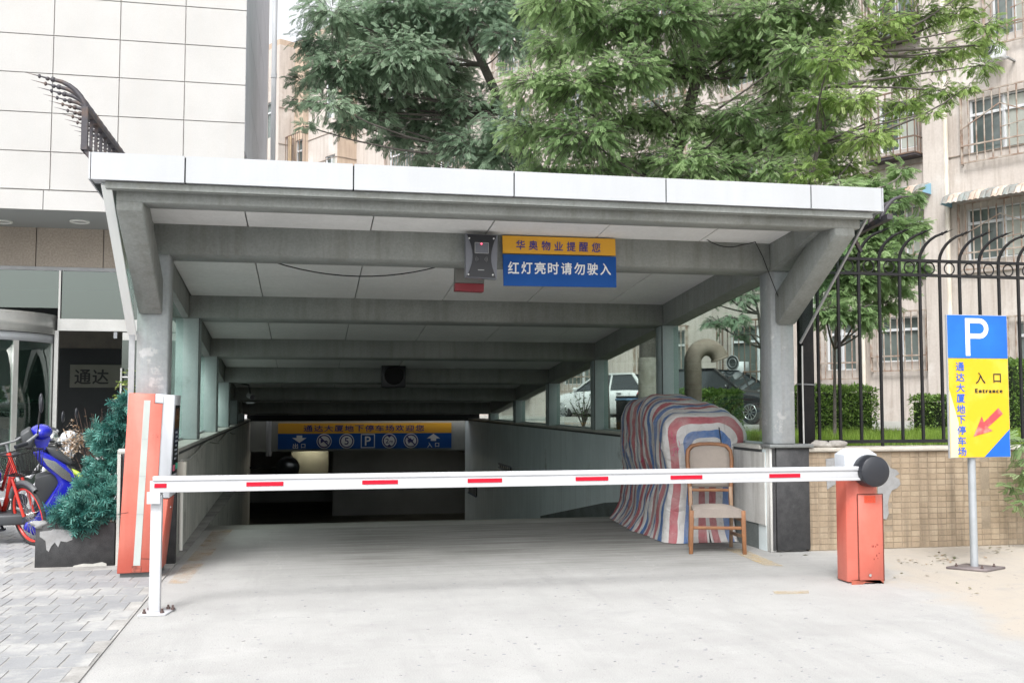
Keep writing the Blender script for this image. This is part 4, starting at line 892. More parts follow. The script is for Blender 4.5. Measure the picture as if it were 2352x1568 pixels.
# ================================================================= RETAINING WALL, TILES, FENCE
t = thing('retaining_wall', 'waist high retaining wall faced in small brown tiles below the black fence', 'wall', (6.6, 9.8, 0))
b = MB(); b.box(5.022, 14, 9.64, 10.05, 0, 1.0); b.build('wall_core', mat('tile_grout', (.33, .27, .20), .9, 0, (.20, .16, .115), 2.2, fine=.1), t)
b = MB(); b.box(5.022, 14, 9.60, 10.05, 1.003, 1.045); b.build('coping', mat('pale_coping', (.50, .47, .42), .8, 0, (.40, .37, .32), 4, fine=.1, bump=.2), t, bevel=.008, seg=1)
M_tile = [mat('brown_tile_%s' % n_, c, .7, 0, c2, 5, fine=.1, fscale=40, streak=(.08, .06, .04), streak_amt=.7) for n_, c, c2 in (('plain', (.345, .27, .19), (.31, .24, .165)), ('light', (.37, .295, .21), (.335, .265, .185)), ('dark', (.315, .245, .17), (.28, .215, .145)))]
tw, th = .104, .0585; tiles = []
for j in range(17):
    for i in range(85):
        x = 5.03 + i * (tw) + (0); z = .004 + j * th
        if i % 10 == 9: x += 0
        tiles.append((x, z, i, j))
tm = []
for mm in M_tile:
    for k in range(2):
        b = MB(); g_ = .0028; b.hexa([(g_, .004, g_), (tw - g_, .004, g_), (tw - g_, .004, th - g_), (g_, .004, th - g_)][::1], [(g_ + .002, 0, g_ + .002), (tw - g_ - .002, 0, g_ + .002), (tw - g_ - .002, 0, th - g_ - .002), (g_ + .002, 0, th - g_ - .002)])
        me = bpy.data.meshes.new('tile'); me.from_pydata(b.v, [], b.f); me.flip_normals() if False else None; me.materials.append(mm); tm.append(me)
cnt = 0; bs = [MB(), MB(), MB()]
ordr = sorted(tiles, key=lambda q: q[0])
for x, z, i, j in ordr:
    if i % 11 == 8 and j > 2 and rnd.random() < .75: continue      # dark open joint
    seen = vis(x + .05, 9.63, z) and not (gx0 - .0 < (x * 7.8 / 9.63) < gx1 - .05 and z < 1.0)
    k = rnd.choices((0, 1, 2), (6, 3, 2))[0]
    yy = 9.6355 + rnd.uniform(-.001, .001)
    if seen and cnt < 296: inst(tm[k * 2], 'tile', (x, yy, z), t, rot=(R(rnd.uniform(-.6, .6)), R(rnd.uniform(-.5, .5)), R(rnd.uniform(-.6, .6)))); cnt += 1
    else: bs[k].add([(x + .004, yy, z + .004), (x + tw - .004, yy, z + .004), (x + tw - .004, yy, z + th - .004), (x + .004, yy, z + th - .004)], [(0, 1, 2, 3)])
for k in range(3): stuff(bs[k].build('tile', M_tile[k], t))
b = MB(); b.prism([(5.80, .93), (5.90, .90), (5.95, .83), (6.02, .81), (6.05, .77), (6.0, .74), (6.05, .71), (6.06, .66), (6.02, .62), (5.96, .60), (5.93, .54), (5.91, .46), (5.92, .36), (5.89, .30), (5.85, .31), (5.80, .5)], 'y', 9.629, 9.6335); b.prism([(5.23, .62), (5.33, .68), (5.36, .95), (5.22, .93)], 'y', 9.629, 9.6335); b.build('cement_smear', mat('cement_smear', (.30, .305, .31), .9, 0, (.24, .24, .24), 8, bump=.3), t)
# lawn terrace
M_soil = mat('lawn_soil', (.06, .085, .03), .95, 0, (.09, .10, .05), 2, fine=.2)
b = MB(); b.box(4.98, 60, 10.05, 70, .0, .97); b.build('lawn', M_soil); struct(bpy.data.objects['lawn'])
M_grass = leafmat('grass_blades', [(.10, .18, .02), (.20, .32, .045), (.32, .44, .09)], .4)
def mesh_np(name, V, Fc, m, parent=None, tone=None, smooth=False):
    me = bpy.data.meshes.new(name); nv, nf = len(V), len(Fc); k = Fc.shape[1]
    me.vertices.add(nv); me.vertices.foreach_set('co', V.astype(np.float32).ravel()); me.loops.add(nf * k); me.loops.foreach_set('vertex_index', Fc.astype(np.int32).ravel())
    me.polygons.add(nf); me.polygons.foreach_set('loop_start', np.arange(0, nf * k, k, dtype=np.int32)); me.polygons.foreach_set('loop_total', np.full(nf, k, dtype=np.int32))
    if smooth: me.polygons.foreach_set('use_smooth', np.ones(nf, bool))
    me.update(calc_edges=True)
    if tone is not None: a = me.attributes.new('tone', 'FLOAT', 'POINT'); a.data.foreach_set('value', tone.astype(np.float32))
    me.materials.append(m); o = bpy.data.objects.new(name, me); COL.objects.link(o)
    if parent:
        off = np.array(OFF.get(parent.name, (0, 0, 0))); o.parent = parent
        if off.any(): me.vertices.foreach_set('co', (V - off).astype(np.float32).ravel())
        OFF[o.name] = tuple(off)
    return o
def blades(n, xr, yr, z, hmin, hmax, wdt=.006):
    x = rng.uniform(*xr, n); y = rng.uniform(*yr, n); h = rng.uniform(hmin, hmax, n); a = rng.uniform(0, 6.28, n); l = rng.uniform(.0, .6, n) * h; a2 = rng.uniform(0, 6.28, n)
    dx, dy = np.cos(a) * wdt, np.sin(a) * wdt; V = np.zeros((n, 3, 3)); zz = z if np.isscalar(z) else z(x, y)
    V[:, 0] = np.stack([x - dx, y - dy, zz + 0 * x], 1); V[:, 1] = np.stack([x + dx, y + dy, zz + 0 * x], 1); V[:, 2] = np.stack([x + l * np.cos(a2), y + l * np.sin(a2), zz + h], 1)
    return V.reshape(-1, 3), np.arange(n * 3).reshape(-1, 3), np.repeat(rng.uniform(0, 1, n), 3)
V, Fc, T = blades(42000, (5.0, 13), (10.08, 15), .96, .06, .2)
o = stuff(tag(mesh_np('grass', V, Fc, M_grass, tone=T), 'bright green grass growing behind the black fence', 'grass'))

fence = thing('fence', 'black iron fence with rings and forward curving spear tips on the brown tiled wall', 'fence', (6.8, 9.9, 1.0))
fy = 9.9
zr1, zr2, zb_ = at(2150, 600, fy).z, at(2150, 633, fy).z, at(2150, 1012, fy).z
FX0 = at(1870, 800, fy).x
b = MB()
for z_, h_ in ((zr1, .03), (zr2, .03), (zb_, .035)): b.box(FX0, 12.5, fy - .017, fy + .017, z_ - h_ / 2, z_ + h_ / 2)
for z_, h_ in (): pass
fr_o = []
b = None
for z_, h_ in ((zr1, .03), (zr2, .03), (zb_, .035)):
    b = MB(); b.box(FX0, 12.5, fy - .017, fy + .017, z_ - h_ / 2, z_ + h_ / 2); b.build('rail', M_black, fence)
pitch = (at(2343, 800, fy).x - at(1879, 800, fy).x) / 10.0; xb = at(1879, 800, fy).x
bar_me = None
i = 0; x = xb
while x < 11.5:
    long_ = (i % 9 == 3)
    if i < 2 or long_ or bar_me is None or True:
        pass
    b = MB(); zz0 = 1.04 if long_ else zb_ - .02
    b.bar((x, fy, zz0), (x, fy, zr1 + .02), .026, .026)
    # spear: curves towards the street and to the right, split barbs near the tip
    cur = []
    for k in range(7):
        f = k / 6; cur.append((x + .165 * f ** 1.7, fy - .18 * f ** 1.7, zr1 + .28 * math.sin(f * 1.35)))
    b.tube(cur, [.017, .018, .018, .017, .016, .015, .013], 6); tip = Vector(cur[-1]); dv = (Vector(cur[-1]) - Vector(cur[-2])).normalized()
    b.sphere(tip, .02, 6, 4); b.tube([tip, tip + dv * .12], [.013, .001], 5); side_ = dv.cross(Vector((0, 0, 1))).normalized()
    for s_ in (-1, 1): b.tube([tip + dv * .01, tip + dv * .035 + side_ * .028 * s_, tip + dv * .07 + side_ * .034 * s_ + Vector((0, 0, .01))], [.008, .007, .001], 4)
    b.build('bar', M_black, fence)
    if i > 0 or True:
        b = MB(); b.torus((x + pitch / 2, fy, (zr1 + zr2) / 2), (0, 1, 0), (zr1 - zr2) / 2 - .017, .008, 20, 5); b.build('ring', M_black, fence)
    x += pitch; i += 1
p = at(1853, 1015, fy)
t = thing('fence_post', 'thick black square post beside the right pillar of the canopy', 'post', (p.x, fy, 1.04))
b = MB(); b.box(p.x - .065, p.x + .065, fy - .07, fy + .06, 1.045, at(1853, 560, fy).z + .55); b.build('post', M_black, t, bevel=.006, seg=1)
zz = at(1853, 884, fy).z; b = MB()
for dz in (0, .008): b.torus((p.x, fy, zz + dz), (0.05, 0, 1), .1, .003, 20, 4)
b.build('wire_tie', M_grey, t)
b = MB(); b.tube([(p.x - .075, fy - .08, 1.08), (p.x - .08, fy - .085, 1.7), (p.x - .075, fy - .08, 2.1)], .009, 6); tag(b.build('hanging_cable', mat('white_cord', (.6, .6, .58), .6)), 'white cord hanging down the left side of the black post', 'cord')
# stones on the coping
for i, (px, r, lab) in enumerate(((1885, .075, 'flat white stone on the coping just right of the pedestal'), (1922, .075, 'rounded pale stone second from the left on the coping'), (1862, .04, 'small pale stone touching the pedestal cap'), (1903, .045, 'small thin white stone lying between two larger stones'))):
    q = at(px, 1028, 9.72); b = MB(); b.sphere((q.x, 9.74 - .03 * (i % 2), 1.045 + r * .42), r, 12, 8, (1.35, .8, .55), jit=.35, seed=i + 1); tag(b.build('stone', mat('pale_stone_%s' % 'abcd'[i], (.40, .38, .35), .85, 0, (.27, .25, .23), 9, bump=.3)), lab, 'stone', 'loose stones on the wall coping')

# fence toppers on the canopy roof
def topper(side, label):
    Y0 = 8.25; X = at(195, 246, Y0).x if side < 0 else at(2044, 497, Y0).x; rt = thing('roof_fence', label, 'spiked fence', (X, Y0, 3.4), group='spiked fences along the canopy roof')
    if side < 0:
        zt_ = at(195, 250, Y0).z; z0 = at(195, 338, Y0).z; L_ = 3.4
        for zz in (zt_, z0): b = MB(); b.bar((X, Y0, zz), (X, Y0 + L_, zz), .05, .04); b.build('rail', M_iron, rt)
        b = MB(); b.bar((X, Y0 + .02, z0 - .02), (X, Y0 + .02, zt_ + .02), .045, .045); b.build('end_bar', M_iron, rt)
        b = MB(); b.bar((X, Y0 + .03, z0), (X + .14, Y0 + .03, FZ0 + .02), .04, .03); b.build('stay', M_iron, rt)
        n_ = 18
        for k in range(n_):
            yy = Y0 + .06 + k * .19; b = MB()
            if k: b.bar((X, yy, z0), (X, yy, zt_), .022, .022)
            cur = [(X - .25 * (f ** 1.6), yy, zt_ + .235 * math.sin(f * 1.45)) for f in np.linspace(0, 1, 7)]
            b.tube(cur, [.022, .022, .021, .020, .018, .016, .014], 6); tip = Vector(cur[-1]); b.sphere(tip, .022, 6, 4); b.sphere(tip + Vector((-.04, 0, .004)), .017, 6, 4)
            b.tube([tip, tip + Vector((-.21, 0, .045))], [.010, .001], 5); b.sphere(tip + Vector((-.10, 0, .02)), .013, 5, 4, (1, 1, 1.4)); b.build('spear', M_iron, rt)
    else:
        zr = lambda yy, z_=at(2044, 497, Y0).z: z_ - .10 * (yy - Y0)
        b = MB(); b.bar((X, Y0, zr(Y0)), (X, 12.5, zr(12.5)), .055, .05); b.build('rail', M_iron, rt)
        b = MB(); b.bar((X, Y0 + .5, zr(Y0 + .5) - .2), (X - .1, Y0 + .5, zr(Y0 + .5) - .02), .03); b.build('stay', M_iron, rt)
        for k in range(20):
            yy = Y0 + .12 + k * .2; z_ = zr(yy); b = MB(); cur = [(X - .02 + .20 * (f ** 1.25), yy, z_ + .22 * math.sin(f * 1.5)) for f in np.linspace(0, 1, 7)]
            b.tube(cur, [.022, .022, .021, .020, .018, .016, .014], 6); tip = Vector(cur[-1]); b.sphere(tip, .02, 6, 4); b.tube([tip, tip + Vector((.17, 0, .02))], [.010, .001], 5); b.build('spear', M_iron, rt)
M_iron = mat('rusting_iron', (.045, .042, .05), .6, 0, (.10, .065, .05), 7, lo=.5, hi=.7, fine=.2)
topper(-1, 'rusty spiked fence curling outwards above the left side of the canopy roof'); topper(1, 'black spiked fence rail curling outwards at the right side of the canopy roof')

# ================================================================= STONE CLAD OFFICE BUILDING (left)
BY, GY = 18.0, 20.0
M_stone = mat('pale_granite_cladding', (.42, .415, .405), .6, 0, (.385, .38, .37), .9, fine=.05, fscale=55, streak=(.42, .39, .36), streak_amt=.25)
M_stone2 = mat('tan_granite_cladding', (.42, .36, .30), .6, 0, (.36, .31, .26), 1.2, fine=.22, fscale=30)
M_sjoint = mat('stone_joint', (.62, .60, .57), .9)
off_ = thing('office_building', 'pale stone clad office building with glazed ground floor entrance at the left', 'building', (-6, BY, 0))
ex = at(562, 360, BY).x
jx = [at(px, 160, BY).x for px in (121.7, 274.6, 424.6)]
pw_ = jx[1] - jx[0]
xs = [jx[0] - pw_ * k for k in (3, 2, 1)] + jx + [ex]
zr_ = [at(0, py, BY).z for py in (74, 162.7, 253.8, 343.8, 432)]
ph_ = zr_[1] - zr_[2]
zs_ = [zr_[0] + ph_ * k for k in (8, 7, 6, 5, 4, 3, 2, 1)] + zr_
b = MB(); b.box(xs[0] - 6, ex - .03, BY + .04, BY + 10, zr_[-1] - .0, zs_[0]); b.build('backing_wall', M_sjoint, off_)
for i in range(len(xs) - 1):
    for j in range(len(zs_) - 1):
        g_ = .008; dy = random.uniform(0, .004); b = MB(); b.box(xs[i] + g_, xs[i + 1] - g_, BY + dy, BY + .038, zs_[j + 1] + g_, zs_[j] - g_); b.build('stone_panel', M_stone, off_)
# lower band with its own joints, then soffit
zb0 = at(0, 478, BY).z; xb_ = [at(px, 455, BY).x for px in (99, 275)]; pb_ = xb_[1] - xb_[0]
xx = [xb_[0] - 2 * pb_, xb_[0] - pb_, xb_[0], xb_[1], xb_[1] + pb_, ex]
for i in range(5): b = MB(); b.box(xx[i] + .006, xx[i + 1] - .006, BY + .002, BY + .06, zb0, zr_[-1] - .012); b.build('stone_panel', M_stone, off_)
b = MB(); b.box(xx[0] - 4, ex - .03, BY + .06, GY + 1, zb0 + .02, zr_[-1] - .02); b.build('soffit', mat('office_soffit', (.34, .36, .36), .5), off_)
M_side = mat('grey_side_cladding', (.52, .54, .60), .6, 0, (.45, .47, .53), 1.2, fine=.04, streak=(.22, .22, .25), streak_amt=.4)
ye = atX(615, 200, ex).y
for k in range(4):
    ya = BY + .04 + (ye - BY) * k / 4; yb = BY + .04 + (ye - BY) * (k + 1) / 4
    for j in range(12):
        z1 = zs_[0] - j * 1.2
        if z1 - 1.19 < zb0: break
        b = MB(); b.box(ex - .029, ex, ya + .006, yb - .006, z1 - 1.19, z1 - .006); b.build('side_panel', M_side, off_)
zg = at(100, 612, GY).z; EXG = -2.35
b = MB(); b.box(EXG + .004, EXG + .12, GY - .1, GY + 9, 0, zb0); b.build('ground_floor_side_wall', M_stone, off_)  # pale wall added so the left canopy panes look out on something bright
jj = [at(px, 570, GY).x for px in (83, 238)]; pj = jj[1] - jj[0]
xx = [jj[0] - 2 * pj, jj[0] - pj, jj[0], jj[1], jj[1] + pj]
for i in range(4): b = MB(); b.box(xx[i] + .01, xx[i + 1] - .01, GY, GY + .05, zg, zb0 + .019); b.build('lintel_panel', M_stone2, off_)
b = MB(); b.box(xx[0] - 3, ex, GY + .05, GY + .2, zg - .0, zb0 + .02); b.build('lintel_core', M_sjoint, off_)
b = MB(); b.box(xx[0] - 3, ex, GY + .0, GY + .1, zg - .07, zg - .003); b.build('head_frame', M_grey, off_)
# glazing
M_steel = mat('brushed_steel', (.60, .60, .58), .35, .6, (.50, .50, .48), 2, fine=.05)
mx = at(137, 700, GY).x; rx = at(330, 700, GY).x; z_t1, z_t0 = at(200, 733, GY).z, at(200, 760, GY).z
b = MB(); b.box(mx + .03, EXG, GY + .02, GY + .035, z_t1, zg - .07); b.build('glass_pane', M_glassdoor, off_)
b = MB(); b.box(xx[0], mx - .03, GY + .02, GY + .035, z_t1 + .2, zg - .07); b.build('glass_pane', M_glassdoor, off_)
b = MB(); b.box(mx - .02, mx + .015, GY - .02, GY + .06, z_t1, zg - .07); b.build('mullion', M_steel, off_)
b = MB(); b.box(mx - .02, EXG, GY - .03, GY + .12, z_t0, z_t1); b.build('transom', M_steel, off_)
b = MB(); b.box(mx - .07, mx, GY - .02, GY + .06, 0, z_t0); b.build('door_jamb', M_steel, off_)
dxr = at(263, 850, GY).x
b = MB(); b.box(dxr + .12, EXG, GY + .02, GY + .035, 0, z_t0 - .01); dd_ = b.build('glass_door', M_glassdoor, off_)
b = MB(); b.box(dxr + .13, EXG, GY + .0, GY + .05, z_t0 - .16, z_t0 - .02); b.build('top_rail', M_steel, dd_)
b = MB(); b.box(dxr - .03, dxr + .03, GY, GY + .04, z_t0 - .13, z_t0 - .01); b.build('patch_fitting', M_white, dd_)
q0, q1 = at(279, 845, GY - .05), at(279, 1000, GY - .05); q2 = at(297, 845, GY - .05)
b = MB(); b.cyl((q0.x, GY - .06, q0.z), (q0.x, GY - .06, q1.z), .022, n=10); b.cyl((q2.x, GY - .06, q0.z), (q2.x, GY - .06, q1.z), .022, n=10); zq = at(288, 866, GY).z; b.cyl((q0.x, GY - .06, zq), (q2.x, GY - .06, zq), .014, n=8); b.build('door_handle', M_steel, dd_)
# entrance hall
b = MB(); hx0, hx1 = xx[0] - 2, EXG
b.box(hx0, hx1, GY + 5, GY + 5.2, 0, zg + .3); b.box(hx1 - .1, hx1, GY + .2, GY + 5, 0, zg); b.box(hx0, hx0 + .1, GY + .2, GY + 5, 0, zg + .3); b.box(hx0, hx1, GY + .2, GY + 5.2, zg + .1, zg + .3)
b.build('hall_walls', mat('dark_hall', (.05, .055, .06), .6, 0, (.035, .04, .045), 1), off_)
b = MB(); q0, q1 = at(133, 768, GY + 4), at(270, 800, GY + 4); b.box(q0.x - .6, q1.x + .2, GY + 4, GY + 4.1, q1.z, q0.z + .1); b.build('hall_beam', mat('hall_beam', (.16, .13, .11), .6, 0, (.11, .09, .08), 3), off_)
q0, q1 = at(161, 837, GY + 4.85), at(300, 890, GY + 4.85)
cb = thing('calligraphy_board', 'grey calligraphy board with two brushed characters on the dark wall inside the office entrance', 'wall board', (q0.x, GY + 4.9, q1.z))
b = MB(); b.box(q0.x, q1.x, GY + 4.86, GY + 4.9, q1.z, q0.z); b.build('board', mat('paper_grey', (.30, .30, .26), .7, 0, (.26, .26, .22), 3), cb)
for ch, px in (('通', 190), ('达', 231)):
    q = at(px, 865, GY + 4.85); lettering(ch, q, (1, 0, .0), (0, 0, 1), .36, .34, mat('brush_ink', (.03, .03, .035), .6) if ch == '通' else bpy.data.materials['brush_ink'], cb)
# revolving door drum
rd = thing('revolving_door', 'curved steel and glass revolving door drum at the left edge of the office entrance', 'revolving door', (mx - 1.9, GY, 0))
dc = Vector((mx - 1.95, GY + .2, 0)); dr = 1.9; zd1, zd0 = at(50, 713, GY - 1.2).z, at(50, 758, GY - 1.2).z
def arcwall(r, a0, a1, z0, z1, n=20, th=.03):
    b = MB(); v = []; f = []
    for i in range(n + 1):
        a = R(a0 + (a1 - a0) * i / n); c_, s_ = math.cos(a), math.sin(a); v += [(dc.x + r * c_, dc.y + r * s_, z0), (dc.x + r * c_, dc.y + r * s_, z1), (dc.x + (r - th) * c_, dc.y + (r - th) * s_, z1), (dc.x + (r - th) * c_, dc.y + (r - th) * s_, z0)]
    for i in range(n):
        o = i * 4
        for k in range(4): f.append((o + k, o + (k + 1) % 4, o + 4 + (k + 1) % 4, o + 4 + k))
    b.add(v, f, True); return b
arcwall(dr, 180, 358, zd0, zd1).build('drum_band', M_steel, rd); arcwall(dr - .03, 180, 358, zd0 - .16, zd0 - .01).build('lower_band', M_white, rd)
arcwall(dr - .05, 290, 356, 0, zd0 - .17, th=.012).build('curved_glass', M_glassdoor, rd)
b = MB(); b.disc((dc.x, dc.y, zd1), (0, 0, 1), dr, .04, 40); b.build('drum_roof', M_steel, rd)
for a in (290, 322, 354):
    b = MB(); ca, sa = math.cos(R(a)), math.sin(R(a)); b.bar((dc.x + (dr - .05) * ca, dc.y + (dr - .05) * sa, 0), (dc.x + (dr - .05) * ca, dc.y + (dr - .05) * sa, zd0 - .16), .10, .05, upv=(ca, sa, 0)); b.build('upright', M_steel, rd)
b = MB(); pts = [(dc.x + (dr - .12) * math.cos(R(a)), dc.y + (dr - .12) * math.sin(R(a)), at(60, 921, GY - 1).z) for a in range(255, 352, 8)]; b.tube(pts, .028, 8); b.build('push_bar', M_chrome, rd)
for px, lab in ((183, 'right one of the two round ceiling lights under the office building overhang'), (6, 'left one of the two round ceiling lights under the office building overhang')):
    q = at(px, 510, 19.0); dl_ = ray(px, 510); kz = (zb0 + .0 - H) / dl_.z; q = Vector((0, 0, H)) + dl_ * kz
    t = thing('downlight', lab, 'downlight', (q.x, q.y, zb0), group='downlights under the office overhang'); b = MB(); b.torus((q.x, q.y, zb0 + .005), (0, 0, 1), .15, .02, 24, 6); b.build('ring', M_dl, t); b = MB(); b.disc((q.x, q.y, zb0 + .012), (0, 0, 1), .14, .01); b.build('lens', bpy.data.materials['unlit_lens'], t)
q = at(627, 340, 30)
t = thing('white_pipe', 'tall white vertical pipe against the sky beside the office building corner', 'pipe', (q.x, 30, 0)); b = MB(); b.cyl((q.x, 30, 0), (q.x, 30, 22), .075, n=12); b.build('pipe', M_white, t)
for z in (5, 8, 11, 14): b = MB(); b.cyl((q.x, 30, z), (q.x, 30, z + .14), .09, n=12); b.build('collar', M_white, t)

# ================================================================= APARTMENT BUILDING (sawtooth facade running away to the left)
AD = Vector((-.505, .863, 0)).normalized(); BD = Vector((.863, .505, 0)).normalized()
P0 = Vector((13.9, 22.0, 0))
def meet(P, D, px):
    d = ray(px, 784); n = Vector((d.y, -d.x)); return -(P.x * n.x + P.y * n.y) / (D.x * n.x + D.y * n.y)
M_apt = mat('weathered_beige_render', (.53, .485, .445), .85, 0, (.45, .405, .37), .7, fine=.06, fscale=20, bump=.1, bscale=8, streak=(.24, .19, .15), streak_amt=.55, patches=((.58, .55, .52), .9, .55, .65, .6))
M_apt2 = mat('tan_render', (.50, .40, .31), .85, 0, (.42, .33, .26), .8, fine=.05, streak=(.22, .16, .12), streak_amt=.5)
M_win = mat('window_glass_dark', (.07, .09, .085), .08, 0, (.16, .19, .18), .9, spec=.8)
M_wframe = mat('white_window_frame', (.66, .68, .70), .5); M_cage = mat('cage_iron', (.10, .085, .075), .7, 0, (.20, .12, .08), 4); M_cagew = mat('cage_pale', (.42, .38, .33), .7, 0, (.22, .14, .1), 5)
GZ = .97
apt = thing('apartment_building', 'weathered beige apartment block with barred windows behind the trees', 'building', tuple(P0 + Vector((0, 0, GZ))))
ROOF = 17.2
def wallface(P, D, L, holes, m, z0=GZ, z1=ROOF, th=.3):
    """a wall with real openings; holes are (u0, u1, z0, z1)"""
    D = D.normalized(); N = Vector((D.y, -D.x, 0));
    if N.dot(Vector((P.x, P.y, 0))) > 0: N = -N
    holes = [h for h in holes if h[0] > .02 and h[1] < L - .02]
    us = sorted({0, L} | {h[0] for h in holes} | {h[1] for h in holes}); zs = sorted({z0, z1} | {h[2] for h in holes} | {h[3] for h in holes}); b = MB()
    W = lambda u, z, d=0: P + D * u - N * d + Vector((0, 0, z - P.z))
    for i in range(len(us) - 1):
        for j in range(len(zs) - 1):
            cu, cz = (us[i] + us[i + 1]) / 2, (zs[j] + zs[j + 1]) / 2
            if any(h[0] < cu < h[1] and h[2] < cz < h[3] for h in holes): continue
            b.add([W(us[i], zs[j]), W(us[i + 1], zs[j]), W(us[i + 1], zs[j + 1]), W(us[i], zs[j + 1])], [(0, 1, 2, 3)])
    for u0, u1, a, c_ in holes:
        q = [(u0, a), (u1, a), (u1, c_), (u0, c_)]
        for k in range(4):
            (ua, za), (ub, zb_) = q[k], q[(k + 1) % 4]; b.add([W(ua, za), W(ub, zb_), W(ub, zb_, th), W(ua, za, th)], [(0, 1, 2, 3)])
    b.build('wall', m, apt)
    return W, N
def window(W, D, u0, u1, a, c_, cage=0, kind=0, floor=0):
    b = MB(); b.add([W(u0 + .001, a + .001, .12), W(u1 - .001, a + .001, .12), W(u1 - .001, c_ - .001, .12), W(u0 + .001, c_ - .001, .12)], [(0, 1, 2, 3)]); wn_ = b.build('window', M_win, apt)
    b = MB(); fw = .06; 
    for (ua, za, ub, zb_) in ((u0, a, u1, a), (u0, c_, u1, c_), (u0, a, u0, c_), (u1, a, u1, c_), ((u0 + u1) / 2, a, (u0 + u1) / 2, c_), (u0, a + (c_ - a) * .72, u1, a + (c_ - a) * .72)):
        b.bar(W(ua, za, .09), W(ub, zb_, .09), fw, fw)
    b.build('frame', M_wframe, wn_)
    if kind == 1: # drawn curtain behind the glass edge
        b = MB(); n = 14; v = []
        for i in range(n + 1): u = u0 + .06 + (u1 - u0 - .12) * .55 * i / n; dd = .108 - .008 * math.sin(i * 2.2); v += [W(u, a + .05, dd), W(u, c_ - .05, dd)]
        b.add(v, [(2 * i, 2 * i + 2, 2 * i + 3, 2 * i + 1) for i in range(n)], True); b.build('curtain', mat('pale_curtain', (.40, .42, .38), .8) if 'pale_curtain' not in bpy.data.materials else bpy.data.materials['pale_curtain'], wn_)
    if cage:
        o = .42 if cage == 2 else .12; m_ = M_cage if cage == 2 else M_cagew; e = .15
        b = MB(); uu0, uu1, zz0, zz1 = u0 - e, u1 + e, a - .22, c_ + .12
        for z in (zz0, zz1, zz0 + (zz1 - zz0) * .25): 
            b.bar(W(uu0, z, -o), W(uu1, z, -o), .035); b.bar(W(uu0, z, -o), W(uu0, z, .0), .03); b.bar(W(uu1, z, -o), W(uu1, z, 0), .03)
        n = max(5, int((uu1 - uu0) / .17))
        for i in range(n + 1): u = uu0 + (uu1 - uu0) * i / n; b.bar(W(u, zz0, -o), W(u, zz1, -o), .022)
        for k in (1, 2):
            for u in (uu0, uu1): b.bar(W(u, zz0, -o + o * k / 3), W(u, zz1, -o + o * k / 3), .02)
        if cage == 1 and kind: 
            um = (uu0 + uu1) / 2; zm_ = zz0 + (zz1 - zz0) * .55; b.bar(W(uu0, zm_ - .1, -o - .02), W(um, zm_ + .35, -o - .02), .025); b.bar(W(um, zm_ + .35, -o - .02), W(uu1, zm_ - .1, -o - .02), .025); b.bar(W(uu0, zm_ - .1, -o - .02), W(um, zm_ - .2, -o - .02), .02)
        b.build('window_cage', m_, wn_)
        if cage == 2: b = MB(); b.hexa([W(uu0, zz0 - .07, -o), W(uu1, zz0 - .07, -o), W(uu1, zz0 - .07, 0), W(uu0, zz0 - .07, 0)], [W(uu0, zz0 - .02, -o), W(uu1, zz0 - .02, -o), W(uu1, zz0 - .02, 0), W(uu0, zz0 - .02, 0)]); b.build('cage_floor', bpy.data.materials['rusting_iron'], wn_)
    return wn_
def zat(P, D, px, py): u = meet(P, D, px); q = P + D * u; d = ray(px, py); return H + d.z * (q.y / d.y)
uR = meet(P0, AD, 2700); u815 = meet(P0, AD, 815)
PR = P0 + AD * uR; LR = u815 - uR
spec = []   # px0, px1, y_top, y_bottom, cage, kind
def addw(x0, x1, yt, yb, cage, kind=0):
    ua, ub = sorted((meet(P0, AD, x0) - uR, meet(P0, AD, x1) - uR)); xm = (x0 + x1) / 2; spec.append([ua, ub, zat(P0, AD, xm, yb), zat(P0, AD, xm, yt), cage, kind])
addw(2018, 2118, 728, 830, 1); addw(1898, 1965, 735, 850, 1); addw(2335, 2470, 735, 850, 1)
addw(2040, 2128, 475, 610, 1, 1); addw(2228, 2400, 470, 590, 1, 1)
addw(2030, 2118, 235, 345, 2, 1); addw(2240, 2400, 215, 340, 1, 1)
addw(2030, 2118, -40, 80, 2, 0); addw(2300, 2400, -60, 75, 1, 1)
fl = [2.1, 4.8, 7.5, 10.3, 13.0, 15.0]
uu = meet(P0, AD, 1800) - uR
while uu < LR - 1.5:
    w = 1.7
    if not any(abs(uu + w / 2 - (s[0] + s[1]) / 2) < 1.6 and s[2] < 4 for s in spec):
        for k, z in enumerate(fl[:5]): spec.append([uu, uu + w, z, z + 1.5, random.choice((1, 1, 2)), random.choice((0, 1))])
    uu += 3.3
for z in (13.0,):
    for x0, x1 in ((2018, 2118), (2240, 2400)): ua, ub = sorted((meet(P0, AD, x0) - uR, meet(P0, AD, x1) - uR)); spec.append([ua, ub, z, z + 1.5, 1, 0])
W, N_ = wallface(PR, AD, LR, [tuple(s[:4]) for s in spec], M_apt)
for s in spec: window(W, AD, *s[:4], cage=s[4], kind=s[5])
